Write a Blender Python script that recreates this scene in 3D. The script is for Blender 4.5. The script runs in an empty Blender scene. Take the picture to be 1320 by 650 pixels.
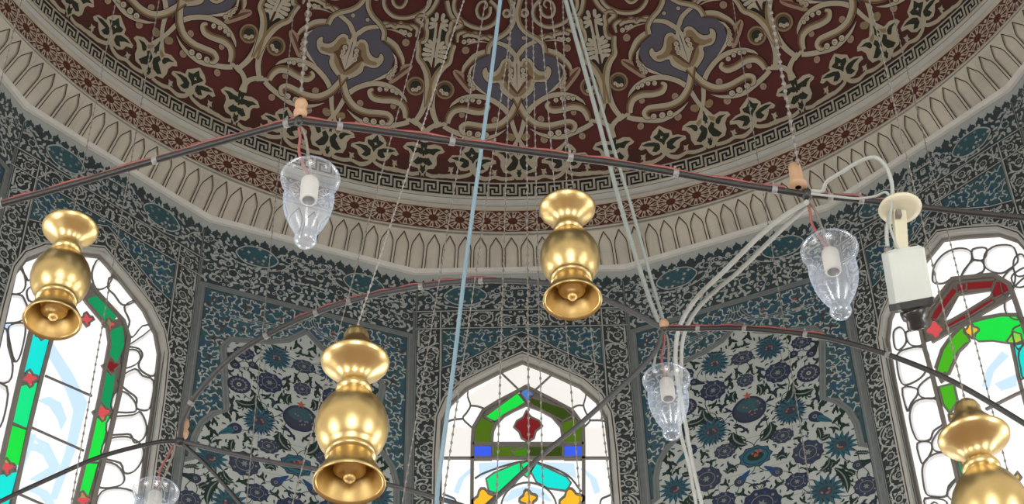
import bpy, math, random
import numpy as np
from mathutils import Vector
from mathutils.geometry import tessellate_polygon

SC = bpy.context.scene
COL = SC.collection
PI = math.pi
RNG = random.Random(7)

# ------------------------------------------------------------------ measured place
F_PX, PITCH, YAW, ROLL = 2455.12, 0.768417, 0.010602, -0.0267958
W, H = 1320.0, 650.0
EYE = np.array([-0.16145, -6.27839, 1.6])
NF, R = 16, 4.0                       # sixteen-sided drum, corner radius
AP = R * math.cos(PI / NF)            # distance to a facet
HW = R * math.sin(PI / NF)            # half the width of a facet
HC = 9.63864 + 1.6                    # height of the top of the tiles
RD = 3.79                             # dome ring radius
QD = 0.40                             # flatness of the dome
ZD = HC + 0.82                        # springing of the dome
AZ0 = 0.25                            # phase of the painted dome pattern
DRUM_LOW = -4.0

cp, sp = math.cos(PITCH), math.sin(PITCH)
FW = np.array([math.sin(YAW) * cp, math.cos(YAW) * cp, sp])
RT0 = np.array([math.cos(YAW), -math.sin(YAW), 0.0])
UP0 = np.cross(RT0, FW)
RT = math.cos(ROLL) * RT0 + math.sin(ROLL) * UP0
UP = -math.sin(ROLL) * RT0 + math.cos(ROLL) * UP0


def ray(x, y):
    return RT * (x - W / 2) / F_PX - UP * (y - H / 2) / F_PX + FW


def at(x, y, s):
    d = ray(x, y)
    return EYE + d / np.linalg.norm(d) * s


def wall_uv(k, x, y, e=0.0):
    a = 2 * PI / NF * k
    n = np.array([math.sin(a), math.cos(a), 0])
    d = ray(x, y)
    t = (AP + e - EYE @ n) / (d @ n)
    P = EYE + t * d
    return (P @ np.array([math.cos(a), -math.sin(a), 0]), P[2] - HC)


def dome_ae(x, y):
    d = ray(x, y)
    s = np.array([1, 1, 1 / QD])
    c = (EYE - np.array([0, 0, ZD])) * s
    d = d * s
    A, B, CC = d @ d, 2 * c @ d, c @ c - RD * RD
    t = (-B + math.sqrt(max(B * B - 4 * A * CC, 0))) / (2 * A)
    P = c + t * d
    return (math.degrees(math.atan2(P[0], P[1])) - AZ0,
            math.degrees(math.atan2(P[2], math.hypot(P[0], P[1]))))


# ------------------------------------------------------------------ materials
def mat(name, color, rough=0.5, metal=0.0, spec=0.5, var=0.12, scale=8.0, emit=0.0, ecol=None, bump=0.0):
    m = bpy.data.materials.new(name)
    m.use_nodes = True
    nt = m.node_tree
    b = nt.nodes['Principled BSDF']
    b.inputs['Roughness'].default_value = rough
    b.inputs['Metallic'].default_value = metal
    b.inputs['Specular IOR Level'].default_value = spec
    tc = nt.nodes.new('ShaderNodeTexCoord')
    nz = nt.nodes.new('ShaderNodeTexNoise')
    nz.inputs['Scale'].default_value = scale
    nz.inputs['Detail'].default_value = 5.0
    nt.links.new(tc.outputs['Object'], nz.inputs['Vector'])
    mx = nt.nodes.new('ShaderNodeMix')
    mx.data_type = 'RGBA'
    mx.inputs['A'].default_value = tuple(c * (1 - var) for c in color) + (1,)
    mx.inputs['B'].default_value = tuple(min(1, c * (1 + var)) for c in color) + (1,)
    nt.links.new(nz.outputs['Fac'], mx.inputs['Factor'])
    nt.links.new(mx.outputs['Result'], b.inputs['Base Color'])
    if emit > 0:
        b.inputs['Emission Color'].default_value = tuple(ecol or color) + (1,)
        b.inputs['Emission Strength'].default_value = emit
    if bump > 0:
        bp = nt.nodes.new('ShaderNodeBump')
        bp.inputs['Strength'].default_value = bump
        bp.inputs['Distance'].default_value = 0.01
        nt.links.new(nz.outputs['Fac'], bp.inputs['Height'])
        nt.links.new(bp.outputs['Normal'], b.inputs['Normal'])
    return m


def glass_mat(name, tint, rim):
    m = bpy.data.materials.new(name)
    m.use_nodes = True
    nt = m.node_tree
    nt.nodes.remove(nt.nodes['Principled BSDF'])
    out = nt.nodes['Material Output']
    tr = nt.nodes.new('ShaderNodeBsdfTransparent')
    tr.inputs['Color'].default_value = tint
    gl = nt.nodes.new('ShaderNodeBsdfGlossy')
    gl.inputs['Roughness'].default_value = 0.24
    gl.inputs['Color'].default_value = (0.95, 0.97, 1, 1)
    df = nt.nodes.new('ShaderNodeBsdfTranslucent')
    df.inputs['Color'].default_value = (0.66, 0.80, 1.0, 1)
    lw = nt.nodes.new('ShaderNodeLayerWeight')
    lw.inputs['Blend'].default_value = 0.35
    rp = nt.nodes.new('ShaderNodeMapRange')
    rp.inputs['From Min'].default_value = 0.0
    rp.inputs['From Max'].default_value = 1.0
    rp.inputs['To Min'].default_value = 0.19
    rp.inputs['To Max'].default_value = rim
    pw = nt.nodes.new('ShaderNodeMath')
    pw.operation = 'POWER'
    pw.inputs[1].default_value = 1.35
    nt.links.new(lw.outputs['Facing'], pw.inputs[0])
    nt.links.new(pw.outputs[0], rp.inputs['Value'])
    m1 = nt.nodes.new('ShaderNodeMixShader')
    m1.inputs['Fac'].default_value = 0.5
    nt.links.new(gl.outputs[0], m1.inputs[1])
    nt.links.new(df.outputs[0], m1.inputs[2])
    m2 = nt.nodes.new('ShaderNodeMixShader')
    nt.links.new(rp.outputs[0], m2.inputs['Fac'])
    nt.links.new(tr.outputs[0], m2.inputs[1])
    nt.links.new(m1.outputs[0], m2.inputs[2])
    nt.links.new(m2.outputs[0], out.inputs['Surface'])
    return m


M = {}


def defm(key, *a, **k):
    M[key] = mat(*a, **k)


# glazed tiles
TG = dict(rough=0.35, spec=0.35)
defm('t_dark', 'tile_black_green', (0.042, 0.050, 0.051), **TG)
defm('t_deep', 'tile_deep_teal', (0.038, 0.062, 0.070), **TG)
defm('t_teal', 'tile_teal', (0.043, 0.098, 0.115), **TG, var=0.35, scale=5)
defm('t_turq', 'tile_turquoise', (0.032, 0.125, 0.165), **TG)
defm('t_blue', 'tile_cobalt', (0.028, 0.075, 0.190), **TG)
defm('t_navy', 'tile_navy', (0.034, 0.042, 0.076), **TG)
defm('t_plum', 'tile_plum', (0.046, 0.054, 0.082), **TG)
defm('t_light', 'tile_pale_grey', (0.40, 0.43, 0.41), **TG)
defm('t_mid', 'tile_mid_grey', (0.20, 0.23, 0.225), **TG)
defm('t_white', 'tile_white_ground', (0.44, 0.48, 0.455), **TG, var=0.06)
defm('t_leaf', 'tile_leaf_green', (0.022, 0.042, 0.036), **TG)
defm('t_red', 'tile_red', (0.38, 0.11, 0.08), **TG)
defm('t_brown', 'tile_brown', (0.085, 0.045, 0.042), **TG)
defm('t_yell', 'tile_ochre', (0.42, 0.36, 0.16), **TG)
defm('trim', 'tile_grey_trim', (0.150, 0.168, 0.168), rough=0.5, var=0.35, scale=14)
# painted dome
DG = dict(rough=0.75, spec=0.2)
defm('d_red', 'dome_oxblood', (0.120, 0.034, 0.030), **DG, var=0.22, scale=4)
defm('d_low', 'dome_brown_red', (0.088, 0.036, 0.029), **DG, var=0.2, scale=4)
defm('d_cream', 'dome_cream', (0.50, 0.45, 0.34), **DG)
defm('d_pale', 'dome_pale_cream', (0.56, 0.52, 0.42), **DG)
defm('d_tan', 'dome_tan', (0.30, 0.225, 0.13), **DG)
defm('d_ochre', 'dome_ochre', (0.30, 0.215, 0.11), **DG)
defm('d_brown', 'dome_brown', (0.15, 0.075, 0.045), **DG)
defm('d_ink', 'dome_ink', (0.035, 0.03, 0.028), **DG)
defm('d_green', 'dome_bottle_green', (0.035, 0.042, 0.030), **DG)
defm('d_blue', 'dome_slate_blue', (0.125, 0.125, 0.165), **DG)
defm('d_pink', 'dome_dusty_rose', (0.40, 0.28, 0.21), **DG)
# stone and plaster
defm('stone', 'stone_warm_white', (0.48, 0.455, 0.385), rough=0.8, spec=0.2, var=0.34, scale=4, bump=0.15)
defm('stone_l', 'stone_fascia', (0.60, 0.60, 0.56), rough=0.8, spec=0.2, var=0.12, scale=9)
defm('stone_j', 'stone_joint', (0.075, 0.058, 0.045), rough=0.9, spec=0.1)
defm('ros_red', 'rosette_band_red', (0.125, 0.040, 0.032), rough=0.8, spec=0.2)
defm('ros_cream', 'rosette_band_cream', (0.55, 0.47, 0.37), rough=0.8, spec=0.2)
defm('key_black', 'greek_key_black', (0.022, 0.022, 0.022), rough=0.8, spec=0.2)
defm('key_cream', 'greek_key_cream', (0.50, 0.47, 0.39), rough=0.8, spec=0.2)
defm('plaster', 'plaster_grey', (0.46, 0.46, 0.43), rough=0.8, spec=0.2, var=0.2)
defm('tracery', 'tracery_grey_brown', (0.21, 0.195, 0.175), rough=0.8, spec=0.2)
defm('tracery_d', 'tracery_dark', (0.15, 0.145, 0.14), rough=0.8, spec=0.2)
defm('floor', 'floor_carpet', (0.32, 0.22, 0.17), rough=0.95, spec=0.1)
defm('hall', 'hall_limewash', (0.62, 0.60, 0.55), rough=0.9, spec=0.1)
# window glass, lit from outside
for key, col, st in (('g_white', (1.0, 0.99, 0.97), 0.92), ('g_cream', (1.0, 0.965, 0.90), 0.82), ('g_ice', (0.56, 0.75, 1.0), 0.95),
                     ('g_shade', (0.96, 0.95, 0.93), 0.66), ('g_pink', (0.95, 0.80, 0.76), 0.85),
                     ('g_green', (0.015, 0.80, 0.07), 0.80), ('g_emer', (0.01, 0.40, 0.14), 0.60), ('g_olive', (0.11, 0.22, 0.015), 0.55),
                     ('g_dol', (0.05, 0.09, 0.012), 0.6), ('g_leaf', (0.08, 0.50, 0.02), 0.75),
                     ('g_mint', (0.01, 0.82, 0.26), 0.82), ('g_cyan', (0.01, 0.78, 0.70), 0.85), ('g_blue', (0.05, 0.12, 0.85), 0.85),
                     ('g_sky', (0.09, 0.25, 0.75), 0.7), ('g_red', (0.24, 0.018, 0.022), 0.7), ('g_rose', (0.75, 0.10, 0.11), 0.75),
                     ('g_amber', (1.0, 0.50, 0.03), 0.9), ('g_gold', (0.75, 0.50, 0.08), 0.8), ('g_dark', (0.16, 0.10, 0.02), 0.6)):
    defm(key, 'glass_' + key[2:], tuple(min(c, 0.8) * 0.3 for c in col), rough=0.2, emit=st, ecol=col)
defm('g_hall', 'glass_daylight', (0.5, 0.5, 0.5), rough=0.3, emit=5.0, ecol=(1.0, 0.98, 0.95))


# ------------------------------------------------------------------ 2D shapes
def cr(pts, n=6, closed=False):
    """Catmull-Rom curve through the points."""
    P = [np.array(p, float) for p in pts]
    if len(P) < 3:
        return [tuple(p) for p in P]
    out = []
    m = len(P)
    segs = m if closed else m - 1
    for i in range(segs):
        p1, p2 = P[i], P[(i + 1) % m]
        p0 = P[i - 1] if (i > 0 or closed) else 2 * p1 - p2
        p3 = P[(i + 2) % m] if (i + 2 < m or closed) else 2 * p2 - p1
        for j in range(n):
            t = j / n
            out.append(tuple(0.5 * (2 * p1 + (p2 - p0) * t + (2 * p0 - 5 * p1 + 4 * p2 - p3) * t * t + (3 * p1 - p0 - 3 * p2 + p3) * t ** 3)))
    if not closed:
        out.append(tuple(P[-1]))
    return out


def inside(pt, poly):
    x, y = pt
    c = False
    j = len(poly) - 1
    for i in range(len(poly)):
        xi, yi = poly[i][0], poly[i][1]
        xj, yj = poly[j][0], poly[j][1]
        if (yi > y) != (yj > y) and x < (xj - xi) * (y - yi) / (yj - yi) + xi:
            c = not c
        j = i
    return c


def edge_dist(pt, poly):
    P = np.array(poly)
    Q = np.roll(P, -1, axis=0)
    d = Q - P
    t = np.clip(((np.array(pt) - P) * d).sum(1) / np.maximum((d * d).sum(1), 1e-12), 0, 1)
    return np.sqrt((((P + d * t[:, None]) - np.array(pt)) ** 2).sum(1)).min()


class Art:
    """A flat painted design: triangles with a paint and a coat number."""

    def __init__(self):
        self.v, self.t, self.m, self.l, self.n = [], [], [], [], 0

    def tris(self, pts, tri, m, l):
        self.v.append(np.array(pts, float).reshape(-1, 2))
        tri = np.array(tri, int).reshape(-1, 3)
        self.t.append(tri + self.n)
        self.m += [m] * len(tri)
        self.l += [l] * len(tri)
        self.n += len(pts)
        return self

    def poly(self, pts, m, l, holes=()):
        loops = [[Vector((p[0], p[1], 0)) for p in pts]] + [[Vector((p[0], p[1], 0)) for p in h] for h in holes]
        flat = [p for lp in loops for p in lp]
        tri = tessellate_polygon(loops)
        return self.tris([(p.x, p.y) for p in flat], tri, m, l) if len(tri) else self

    def fan(self, pts, m, l):
        n = len(pts)
        return self.tris(pts, [(0, i, i + 1) for i in range(1, n - 1)], m, l)

    def disc(self, c, r, m, l, n=10, ry=None, rot=0.0):
        ry = ry or r
        cs, sn = math.cos(rot), math.sin(rot)
        P = []
        for i in range(n):
            a = 2 * PI * i / n
            x, y = r * math.cos(a), ry * math.sin(a)
            P.append((c[0] + cs * x - sn * y, c[1] + sn * x + cs * y))
        return self.fan(P, m, l)

    def stroke(self, pts, w, m, l, closed=False):
        P = np.array(pts, float)
        n = len(P)
        if closed:
            T = np.roll(P, -1, 0) - np.roll(P, 1, 0)
        else:
            T = np.gradient(P, axis=0)
        L = np.maximum(np.hypot(T[:, 0], T[:, 1]), 1e-12)
        N = np.stack([-T[:, 1] / L, T[:, 0] / L], 1)
        if isinstance(w, (int, float)):
            ww = np.full(n, float(w))
        else:
            ww = np.interp(np.linspace(0, 1, n), np.linspace(0, 1, len(w)), w)
        # mitre
        if closed:
            D1 = P - np.roll(P, 1, 0)
        else:
            D1 = np.vstack([P[1] - P[0], P[1:] - P[:-1]])
        L1 = np.maximum(np.hypot(D1[:, 0], D1[:, 1]), 1e-12)
        N1 = np.stack([-D1[:, 1] / L1, D1[:, 0] / L1], 1)
        cosm = np.clip((N * N1).sum(1), 0.55, 1)
        N = N * (ww / 2 / cosm)[:, None]
        A, B = P + N, P - N
        V = np.vstack([A, B])
        tri = []
        for i in range(n if closed else n - 1):
            j = (i + 1) % n
            tri += [(i, n + i, n + j), (i, n + j, j)]
        return self.tris(V, tri, m, l)

    def lined(self, pts, w, m, l, ink, iw, closed=False):
        """A stroke with a darker outline under it."""
        ws = [x + 2 * iw for x in w] if not isinstance(w, (int, float)) else w + 2 * iw
        self.stroke(pts, ws, ink, l - 0.5, closed)
        return self.stroke(pts, w, m, l, closed)

    def leaf(self, p, ang, ln, wd, m, l, bend=0.25):
        """A comma-shaped leaf from p."""
        n = 5
        ax = [(p[0] + ln * t * math.cos(ang + bend * 2 * t), p[1] + ln * t * math.sin(ang + bend * 2 * t)) for t in np.linspace(0, 1, n)]
        return self.stroke(ax, [wd * 0.25, wd, wd * 0.8, wd * 0.05], m, l)

    def star(self, c, r0, r1, k, m, l, rot=0.0, sq=1.0):
        P = [(c[0], c[1])]
        for i in range(2 * k + 1):
            a = rot + PI * i / k
            r = r0 if i % 2 == 0 else r1
            P.append((c[0] + r * math.cos(a), c[1] + sq * r * math.sin(a)))
        return self.tris(P, [(0, i, i + 1) for i in range(1, len(P) - 1)], m, l)

    def arrays(self):
        if not self.v:
            return None
        return np.vstack(self.v), np.vstack(self.t), self.m, np.array(self.l, float)

    def put(self, other, sx=1.0, sy=1.0, rot=0.0, dx=0.0, dy=0.0):
        V, T, m, l = other.arrays()
        V = V * np.array([sx, sy])
        c, s = math.cos(rot), math.sin(rot)
        V = V @ np.array([[c, s], [-s, c]]) + np.array([dx, dy])
        self.v.append(V)
        self.t.append(T + self.n)
        self.m += list(m)
        self.l += list(l)
        self.n += len(V)
        return self


# ------------------------------------------------------------------ meshes
class MB:
    """Collects shapes and links them as one mesh object."""

    def __init__(self):
        self.V, self.F, self.n, self.slots = [], [], 0, []

    def slot(self, m):
        if m not in self.slots:
            self.slots.append(m)
        return self.slots.index(m)

    def faces(self, V, F, m, smooth=False):
        V = np.array(V, float).reshape(-1, 3)
        F = np.array(F, int)
        if len(F) == 0:
            return
        mi = np.array([self.slot(x) for x in m]) if isinstance(m, (list, tuple)) else np.full(len(F), self.slot(m))
        self.V.append(V)
        self.F.append((F + self.n, mi, smooth))
        self.n += len(V)

    def art(self, art, mapper, d0=0.0, eps=0.0012, sub=None):
        arr = art.arrays()
        if arr is None:
            return
        V, T, m, l = arr
        m = np.array([self.slot(x) for x in m])
        a = V[T[:, 0]]; b = V[T[:, 1]]; c = V[T[:, 2]]
        area = (b[:, 0] - a[:, 0]) * (c[:, 1] - a[:, 1]) - (b[:, 1] - a[:, 1]) * (c[:, 0] - a[:, 0])
        flip = area < 0
        T = T.copy()
        T[flip] = T[flip][:, [0, 2, 1]]
        keep = np.abs(area) > 1e-12
        T, m, l = T[keep], m[keep], l[keep]
        P = np.stack([V[T[:, i]] for i in range(3)], 1)          # n,3,2
        if sub:
            done_P, done_m, done_l = [], [], []
            for _ in range(7):
                E = np.stack([np.hypot(*(P[:, (i + 1) % 3] - P[:, i]).T) for i in range(3)], 1)
                k = E.argmax(1)
                big = E.max(1) > sub
                done_P.append(P[~big]); done_m.append(m[~big]); done_l.append(l[~big])
                P, m, l, k = P[big], m[big], l[big], k[big]
                if len(P) == 0:
                    break
                i = np.arange(len(P))
                A, B, C = P[i, k], P[i, (k + 1) % 3], P[i, (k + 2) % 3]
                Mi = (A + B) / 2
                P = np.concatenate([np.stack([A, Mi, C], 1), np.stack([Mi, B, C], 1)])
                m, l = np.concatenate([m, m]), np.concatenate([l, l])
            done_P.append(P); done_m.append(m); done_l.append(l)
            P, m, l = np.concatenate(done_P), np.concatenate(done_m), np.concatenate(done_l)
        flat = P.reshape(-1, 2)
        D = d0 + np.repeat(l, 3) * eps
        X = mapper(flat[:, 0], flat[:, 1], D)
        self.V.append(X)
        self.F.append((np.arange(len(X)).reshape(-1, 3) + self.n, m, False))
        self.n += len(X)

    def quads_grid(self, G, m, smooth=True, flip=False, closed_u=False):
        """A grid of points (rows, cols, 3)."""
        r, c = G.shape[:2]
        idx = np.arange(r * c).reshape(r, c)
        if closed_u:
            idx2 = np.concatenate([idx, idx[:, :1]], 1)
        else:
            idx2 = idx
        a, b, cc, d = idx2[:-1, :-1], idx2[:-1, 1:], idx2[1:, 1:], idx2[1:, :-1]
        F = np.stack([a, b, cc, d], -1).reshape(-1, 4)
        if flip:
            F = F[:, ::-1]
        self.faces(G.reshape(-1, 3), F, m, smooth)

    def build(self, name, parent=None, loc=None):
        me = bpy.data.meshes.new(name)
        V = np.vstack(self.V)
        if loc is not None:
            V = V - np.array(loc)
        loops, starts, totals, mats, sm, s = [], [], [], [], [], 0
        for F, mi, smooth in self.F:
            k = F.shape[1]
            loops.append(F.reshape(-1))
            starts.append(np.arange(len(F)) * k + s)
            totals.append(np.full(len(F), k))
            s += F.size
            mats.append(mi)
            sm.append(np.full(len(F), smooth))
        me.vertices.add(len(V))
        me.vertices.foreach_set('co', V.astype(np.float32).ravel())
        L = np.concatenate(loops)
        me.loops.add(len(L))
        me.loops.foreach_set('vertex_index', L.astype(np.int32))
        ST = np.concatenate(starts)
        me.polygons.add(len(ST))
        me.polygons.foreach_set('loop_start', ST.astype(np.int32))
        me.polygons.foreach_set('loop_total', np.concatenate(totals).astype(np.int32))
        me.polygons.foreach_set('material_index', np.concatenate(mats).astype(np.int32))
        me.polygons.foreach_set('use_smooth', np.concatenate(sm))
        for key in self.slots:
            me.materials.append(M[key])
        me.update(calc_edges=True)
        me.validate()
        o = bpy.data.objects.new(name, me)
        COL.objects.link(o)
        if parent is not None:
            o.parent = parent
            if loc is not None:
                o.location = Vector(loc) - parent.location
        elif loc is not None:
            o.location = loc
        return o


def tag(o, label=None, cat=None, group=None, kind=None):
    for k, v in (('label', label), ('category', cat), ('group', group), ('kind', kind)):
        if v:
            o[k] = v
    return o


def empty(name, loc):
    o = bpy.data.objects.new(name, None)
    o.empty_display_size = 0.1
    o.location = loc
    COL.objects.link(o)
    return o


def lathe(mb, prof, c, m, n=32, axis=None, smooth=True, flute=None):
    """prof: (r, z) pairs from bottom to top around the vertical through c."""
    prof = np.array(prof, float)
    a = np.linspace(0, 2 * PI, n, endpoint=False)
    G = np.zeros((len(prof), n, 3))
    G[:, :, 0] = prof[:, :1] * np.cos(a)
    G[:, :, 1] = prof[:, :1] * np.sin(a)
    G[:, :, 2] = prof[:, 1:2]
    if flute:                              # (count, depth, from z, to z)
        t = np.clip((flute[2] - prof[:, 1]) / (flute[2] - flute[3]), 0, 1)
        wv = 1 + flute[1] * np.sin(PI * t)[:, None] * np.cos(flute[0] * a)[None, :]
        G[:, :, 0] *= wv
        G[:, :, 1] *= wv
    if axis is not None:
        z = np.array(axis, float); z /= np.linalg.norm(z)
        x = np.cross(z, [0.3, 0.9, 0.1]); x /= np.linalg.norm(x)
        y = np.cross(z, x)
        G = G[..., :1] * x + G[..., 1:2] * y + G[..., 2:] * z
    G = G + np.array(c)
    mb.quads_grid(G, m, smooth, closed_u=True)


def tube(mb, pts, r, m, n=8, cap=True, smooth=True):
    P = np.array(pts, float)
    T = np.gradient(P, axis=0)
    T /= np.maximum(np.linalg.norm(T, axis=1), 1e-9)[:, None]
    ref = np.array([0.31, 0.2, 0.93]) if abs(T[0][2]) < 0.8 else np.array([1.0, 0.1, 0.05])
    rr = np.full(len(P), r) if isinstance(r, (int, float)) else np.array(r)
    G = np.zeros((len(P), n, 3))
    x = None
    for i, t in enumerate(T):
        if x is None:
            x = ref - t * (ref @ t)
        else:
            x = x - t * (x @ t)
        x = x / np.linalg.norm(x)
        y = np.cross(t, x)
        for j in range(n):
            a = 2 * PI * j / n
            G[i, j] = P[i] + rr[i] * (math.cos(a) * x + math.sin(a) * y)
    mb.quads_grid(G, m, smooth, closed_u=True)
    if cap:
        mb.faces(G[0], [list(range(n))[::-1]], m)
        mb.faces(G[-1], [list(range(n))], m)


def cr3(pts, n=8):
    P = [np.array(p, float) for p in pts]
    out = []
    for i in range(len(P) - 1):
        p1, p2 = P[i], P[i + 1]
        p0 = P[i - 1] if i > 0 else 2 * p1 - p2
        p3 = P[i + 2] if i + 2 < len(P) else 2 * p2 - p1
        for j in range(n):
            t = j / n
            out.append(0.5 * (2 * p1 + (p2 - p0) * t + (2 * p0 - 5 * p1 + 4 * p2 - p3) * t * t + (3 * p1 - p0 - 3 * p2 + p3) * t ** 3))
    out.append(P[-1])
    return out


def wall_map(k, e=0.0):
    a = 2 * PI / NF * k
    n = np.array([math.sin(a), math.cos(a), 0.0])
    tg = np.array([math.cos(a), -math.sin(a), 0.0])

    def f(u, v, d):
        u = np.asarray(u, float); v = np.asarray(v, float); d = np.asarray(d, float) + 0 * u
        return n * (AP + e) - np.outer(d, n) + np.outer(u, tg) + np.outer(HC + v, [0, 0, 1.0])
    return f


def dome_map(az, el, d):
    a = np.radians(np.asarray(az, float) + AZ0)
    e = np.radians(np.asarray(el, float))
    d = np.asarray(d, float) + 0 * a
    x, y, z = RD * np.cos(e) * np.sin(a), RD * np.cos(e) * np.cos(a), QD * RD * np.sin(e)
    N = np.stack([x, y, z / QD ** 2], 1)
    N /= np.linalg.norm(N, axis=1)[:, None]
    return np.stack([x, y, z + ZD], 1) - N * d[:, None]


def ring_map(r, tilt=0.0, z0=0.0):
    """A band on the ring: az in degrees, height above the tiles; tilt leans it inward as it rises."""
    def f(az, z, d):
        a = np.radians(np.asarray(az, float) + AZ0)
        z = np.asarray(z, float)
        rr = r - tilt * (z - z0) - np.asarray(d, float)
        return np.stack([rr * np.sin(a), rr * np.cos(a), HC + z], 1)
    return f

LIGHT_POWER = 250.0

# ================================================================== the painted dome
HALF = Art()          # half of one of the sixteen repeats: 0..11.25 degrees from a medallion to a fleuron


def dome_add(art, ox, oy, az0, refl=False, s=9.286):
    V = np.vstack(art.v)
    Q = np.array([dome_ae(ox + X / s, oy + Y / s) for X, Y in V])
    Q[:, 0] -= az0
    if refl:
        Q[:, 0] = 22.5 - Q[:, 0]
    HALF.v.append(Q)
    HALF.t.append(np.vstack(art.t) + HALF.n)
    HALF.m += art.m
    HALF.l += art.l
    HALF.n += len(Q)


def ball(a, x, y, r, m='d_cream', l=5):
    a.disc((x, y), r + 6, 'd_ink', l - 0.5, 12)
    a.disc((x, y), r, m, l, 12)
    a.stroke(cr([(x - r * .1, y + r * .5), (x + r * .45, y + r * .1), (x + r * .1, y - r * .35), (x - r * .3, y)], 4), r * .22, 'd_tan', l + 0.3)


def scroll(a, pts, w, l=4, side=None, n=6):
    """A modelled stem: ink line, cream body and a tan flank painted on."""
    c = cr(pts, n)
    a.lined(c, w, 'd_cream', l, 'd_ink', 7)
    if side is not None:
        P = np.array(c)
        T = np.gradient(P, axis=0)
        T /= np.maximum(np.hypot(T[:, 0], T[:, 1]), 1e-9)[:, None]
        N = np.stack([-T[:, 1], T[:, 0]], 1)
        ww = np.interp(np.linspace(0, 1, len(P)), np.linspace(0, 1, len(w) if isinstance(w, (list, tuple)) else 2), w if isinstance(w, (list, tuple)) else [w, w])
        for off, fr, mm in ((0.29, 0.36, side[1]), (0.40, 0.16, side[2])):
            a.stroke([tuple(p) for p in P + N * (ww * off * side[0])[:, None]], [float(x) * fr for x in ww], mm, l + (0.3 if fr > .3 else 0.6))


TAN = lambda s: (s, 'd_tan', 'd_brown')
OCH = lambda s: (s, 'd_ochre', 'd_brown')

# medallion: slate blue field and its cream band (centre medallion, right half)
a = Art()
fld = [(45, 150), (85, 250), (140, 350), (215, 420), (320, 490), (385, 570), (400, 650), (520, 690), (590, 800), (585, 930), (520, 1030), (420, 1110), (300, 1200), (215, 1270), (120, 1330), (80, 1370), (62, 1400)]
a.poly(fld + [(45, 800)], 'd_blue', 1)
scroll(a, [(118, -60), (82, 60), (68, 180), (100, 300), (185, 390), (300, 455), (375, 530), (398, 625)], 62, 6, (-1, 'd_tan', 'd_tan'))
scroll(a, [(85, 640), (150, 560), (240, 510), (330, 480)], [60, 52, 44], 4)
scroll(a, [(55, 760), (55, 690), (95, 620)], [80, 60, 50], 4)
ball(a, 140, 450, 24)
dome_add(a, 660, 0, 0)
a = Art()                                # palmette in the medallion
pal = [(62, 110), (105, 175), (125, 140), (185, 128), (240, 165), (280, 240), (330, 285), (395, 290), (412, 230), (455, 245), (476, 300), (445, 385), (380, 430), (280, 432), (275, 500), (225, 570), (140, 640), (65, 690)]
a.poly([(p[0] + (4 if i else 0), p[1]) for i, p in enumerate(cr(pal, 3))] + [(62, 400)], 'd_cream', 3)
a.stroke(cr(pal, 3), 9, 'd_ink', 3.2)
inn = [(62, 230), (120, 235), (140, 180), (190, 175), (225, 215), (265, 300), (330, 345), (400, 345), (400, 385), (300, 400), (235, 395), (215, 470), (150, 560), (65, 625)]
a.poly(cr(inn, 3) + [(62, 400)], 'd_tan', 3.6)
inn2 = [(62, 250), (180, 260), (200, 330), (250, 372), (215, 392), (180, 430), (125, 510), (65, 575)]
a.poly(inn2 + [(62, 400)], 'd_brown', 3.8)
a.poly([(64, 545), (122, 455), (118, 420), (90, 300), (100, 180), (62, 150)], 'd_pale', 4.2)
for x, y, r in ((130, 285, 30), (138, 340, 30), (135, 392, 32), (118, 430, 20)):
    ball(a, x, y, r, 'd_pale', 4.6)
# leaf crest growing out of the band
scroll(a, [(398, 45), (470, 66), (550, 100), (620, 160), (680, 225), (712, 300)], [70, 84, 86, 76, 62, 30], 5, TAN(1))
lf = [(690, 310), (695, 280), (735, 265), (790, 240), (822, 262), (818, 305), (780, 370), (720, 450), (655, 530), (600, 530), (640, 450), (690, 370)]
a.poly(cr(lf, 3, True), 'd_pink', 5)
a.stroke(cr(lf, 3, True), 8, 'd_ink', 4.8, True)
a.stroke(cr([(800, 262), (740, 330), (690, 400), (640, 480)], 4), [10, 34, 34, 14], 'd_brown', 5.3)
sl = [(545, 175), (590, 235), (612, 290), (600, 350), (560, 430), (480, 510), (400, 580), (500, 530), (580, 470), (640, 380), (645, 300), (610, 220)]
a.poly(sl, 'd_pale', 4.8)
for x, y, r in ((632, 330, 24), (630, 375, 27), (618, 425, 30), (590, 475, 32)):
    ball(a, x, y, r, 'd_cream', 5.4)
dome_add(a, 660, 60, 0)

# crossing scrolls below the medallion
a = Art()
scroll(a, [(62, 262), (113, 310), (180, 380), (270, 455), (410, 505), (560, 480), (690, 410), (780, 365), (845, 380), (850, 440), (815, 470)], [60, 85, 92, 92, 92, 88, 84, 84, 80, 60, 30], 5.2, OCH(1))
scroll(a, [(262, 400), (320, 280), (440, 140), (590, 62), (740, 40), (850, 62), (910, 95)], [62, 60, 62, 60, 52, 34, 5], 4)
scroll(a, [(490, 190), (475, 240), (540, 275), (640, 240), (760, 165), (870, 148), (950, 195), (1000, 270)], [40, 74, 88, 88, 92, 92, 88, 70], 4.6, OCH(-1))
scroll(a, [(345, 578), (470, 605), (610, 600), (750, 558), (890, 450), (990, 360), (1050, 290)], [4, 34, 50, 56, 60, 60, 56], 4)
scroll(a, [(1000, 265), (1060, 262), (1150, 262)], 44, 4.4)
for x, y, r in ((553, 148, 30), (618, 103, 28), (690, 76, 28), (745, 70, 26), (600, 566, 36), (688, 528, 38), (782, 480, 36)):
    ball(a, x, y, r, 'd_pale', 5.8)
for x, y, r in ((442, 425, 42), (798, 230, 36), (972, 482, 42), (540, 655, 46)):
    ball(a, x, y, r, 'd_pink', 3)
dome_add(a, 880, 60, 22.5)

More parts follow.
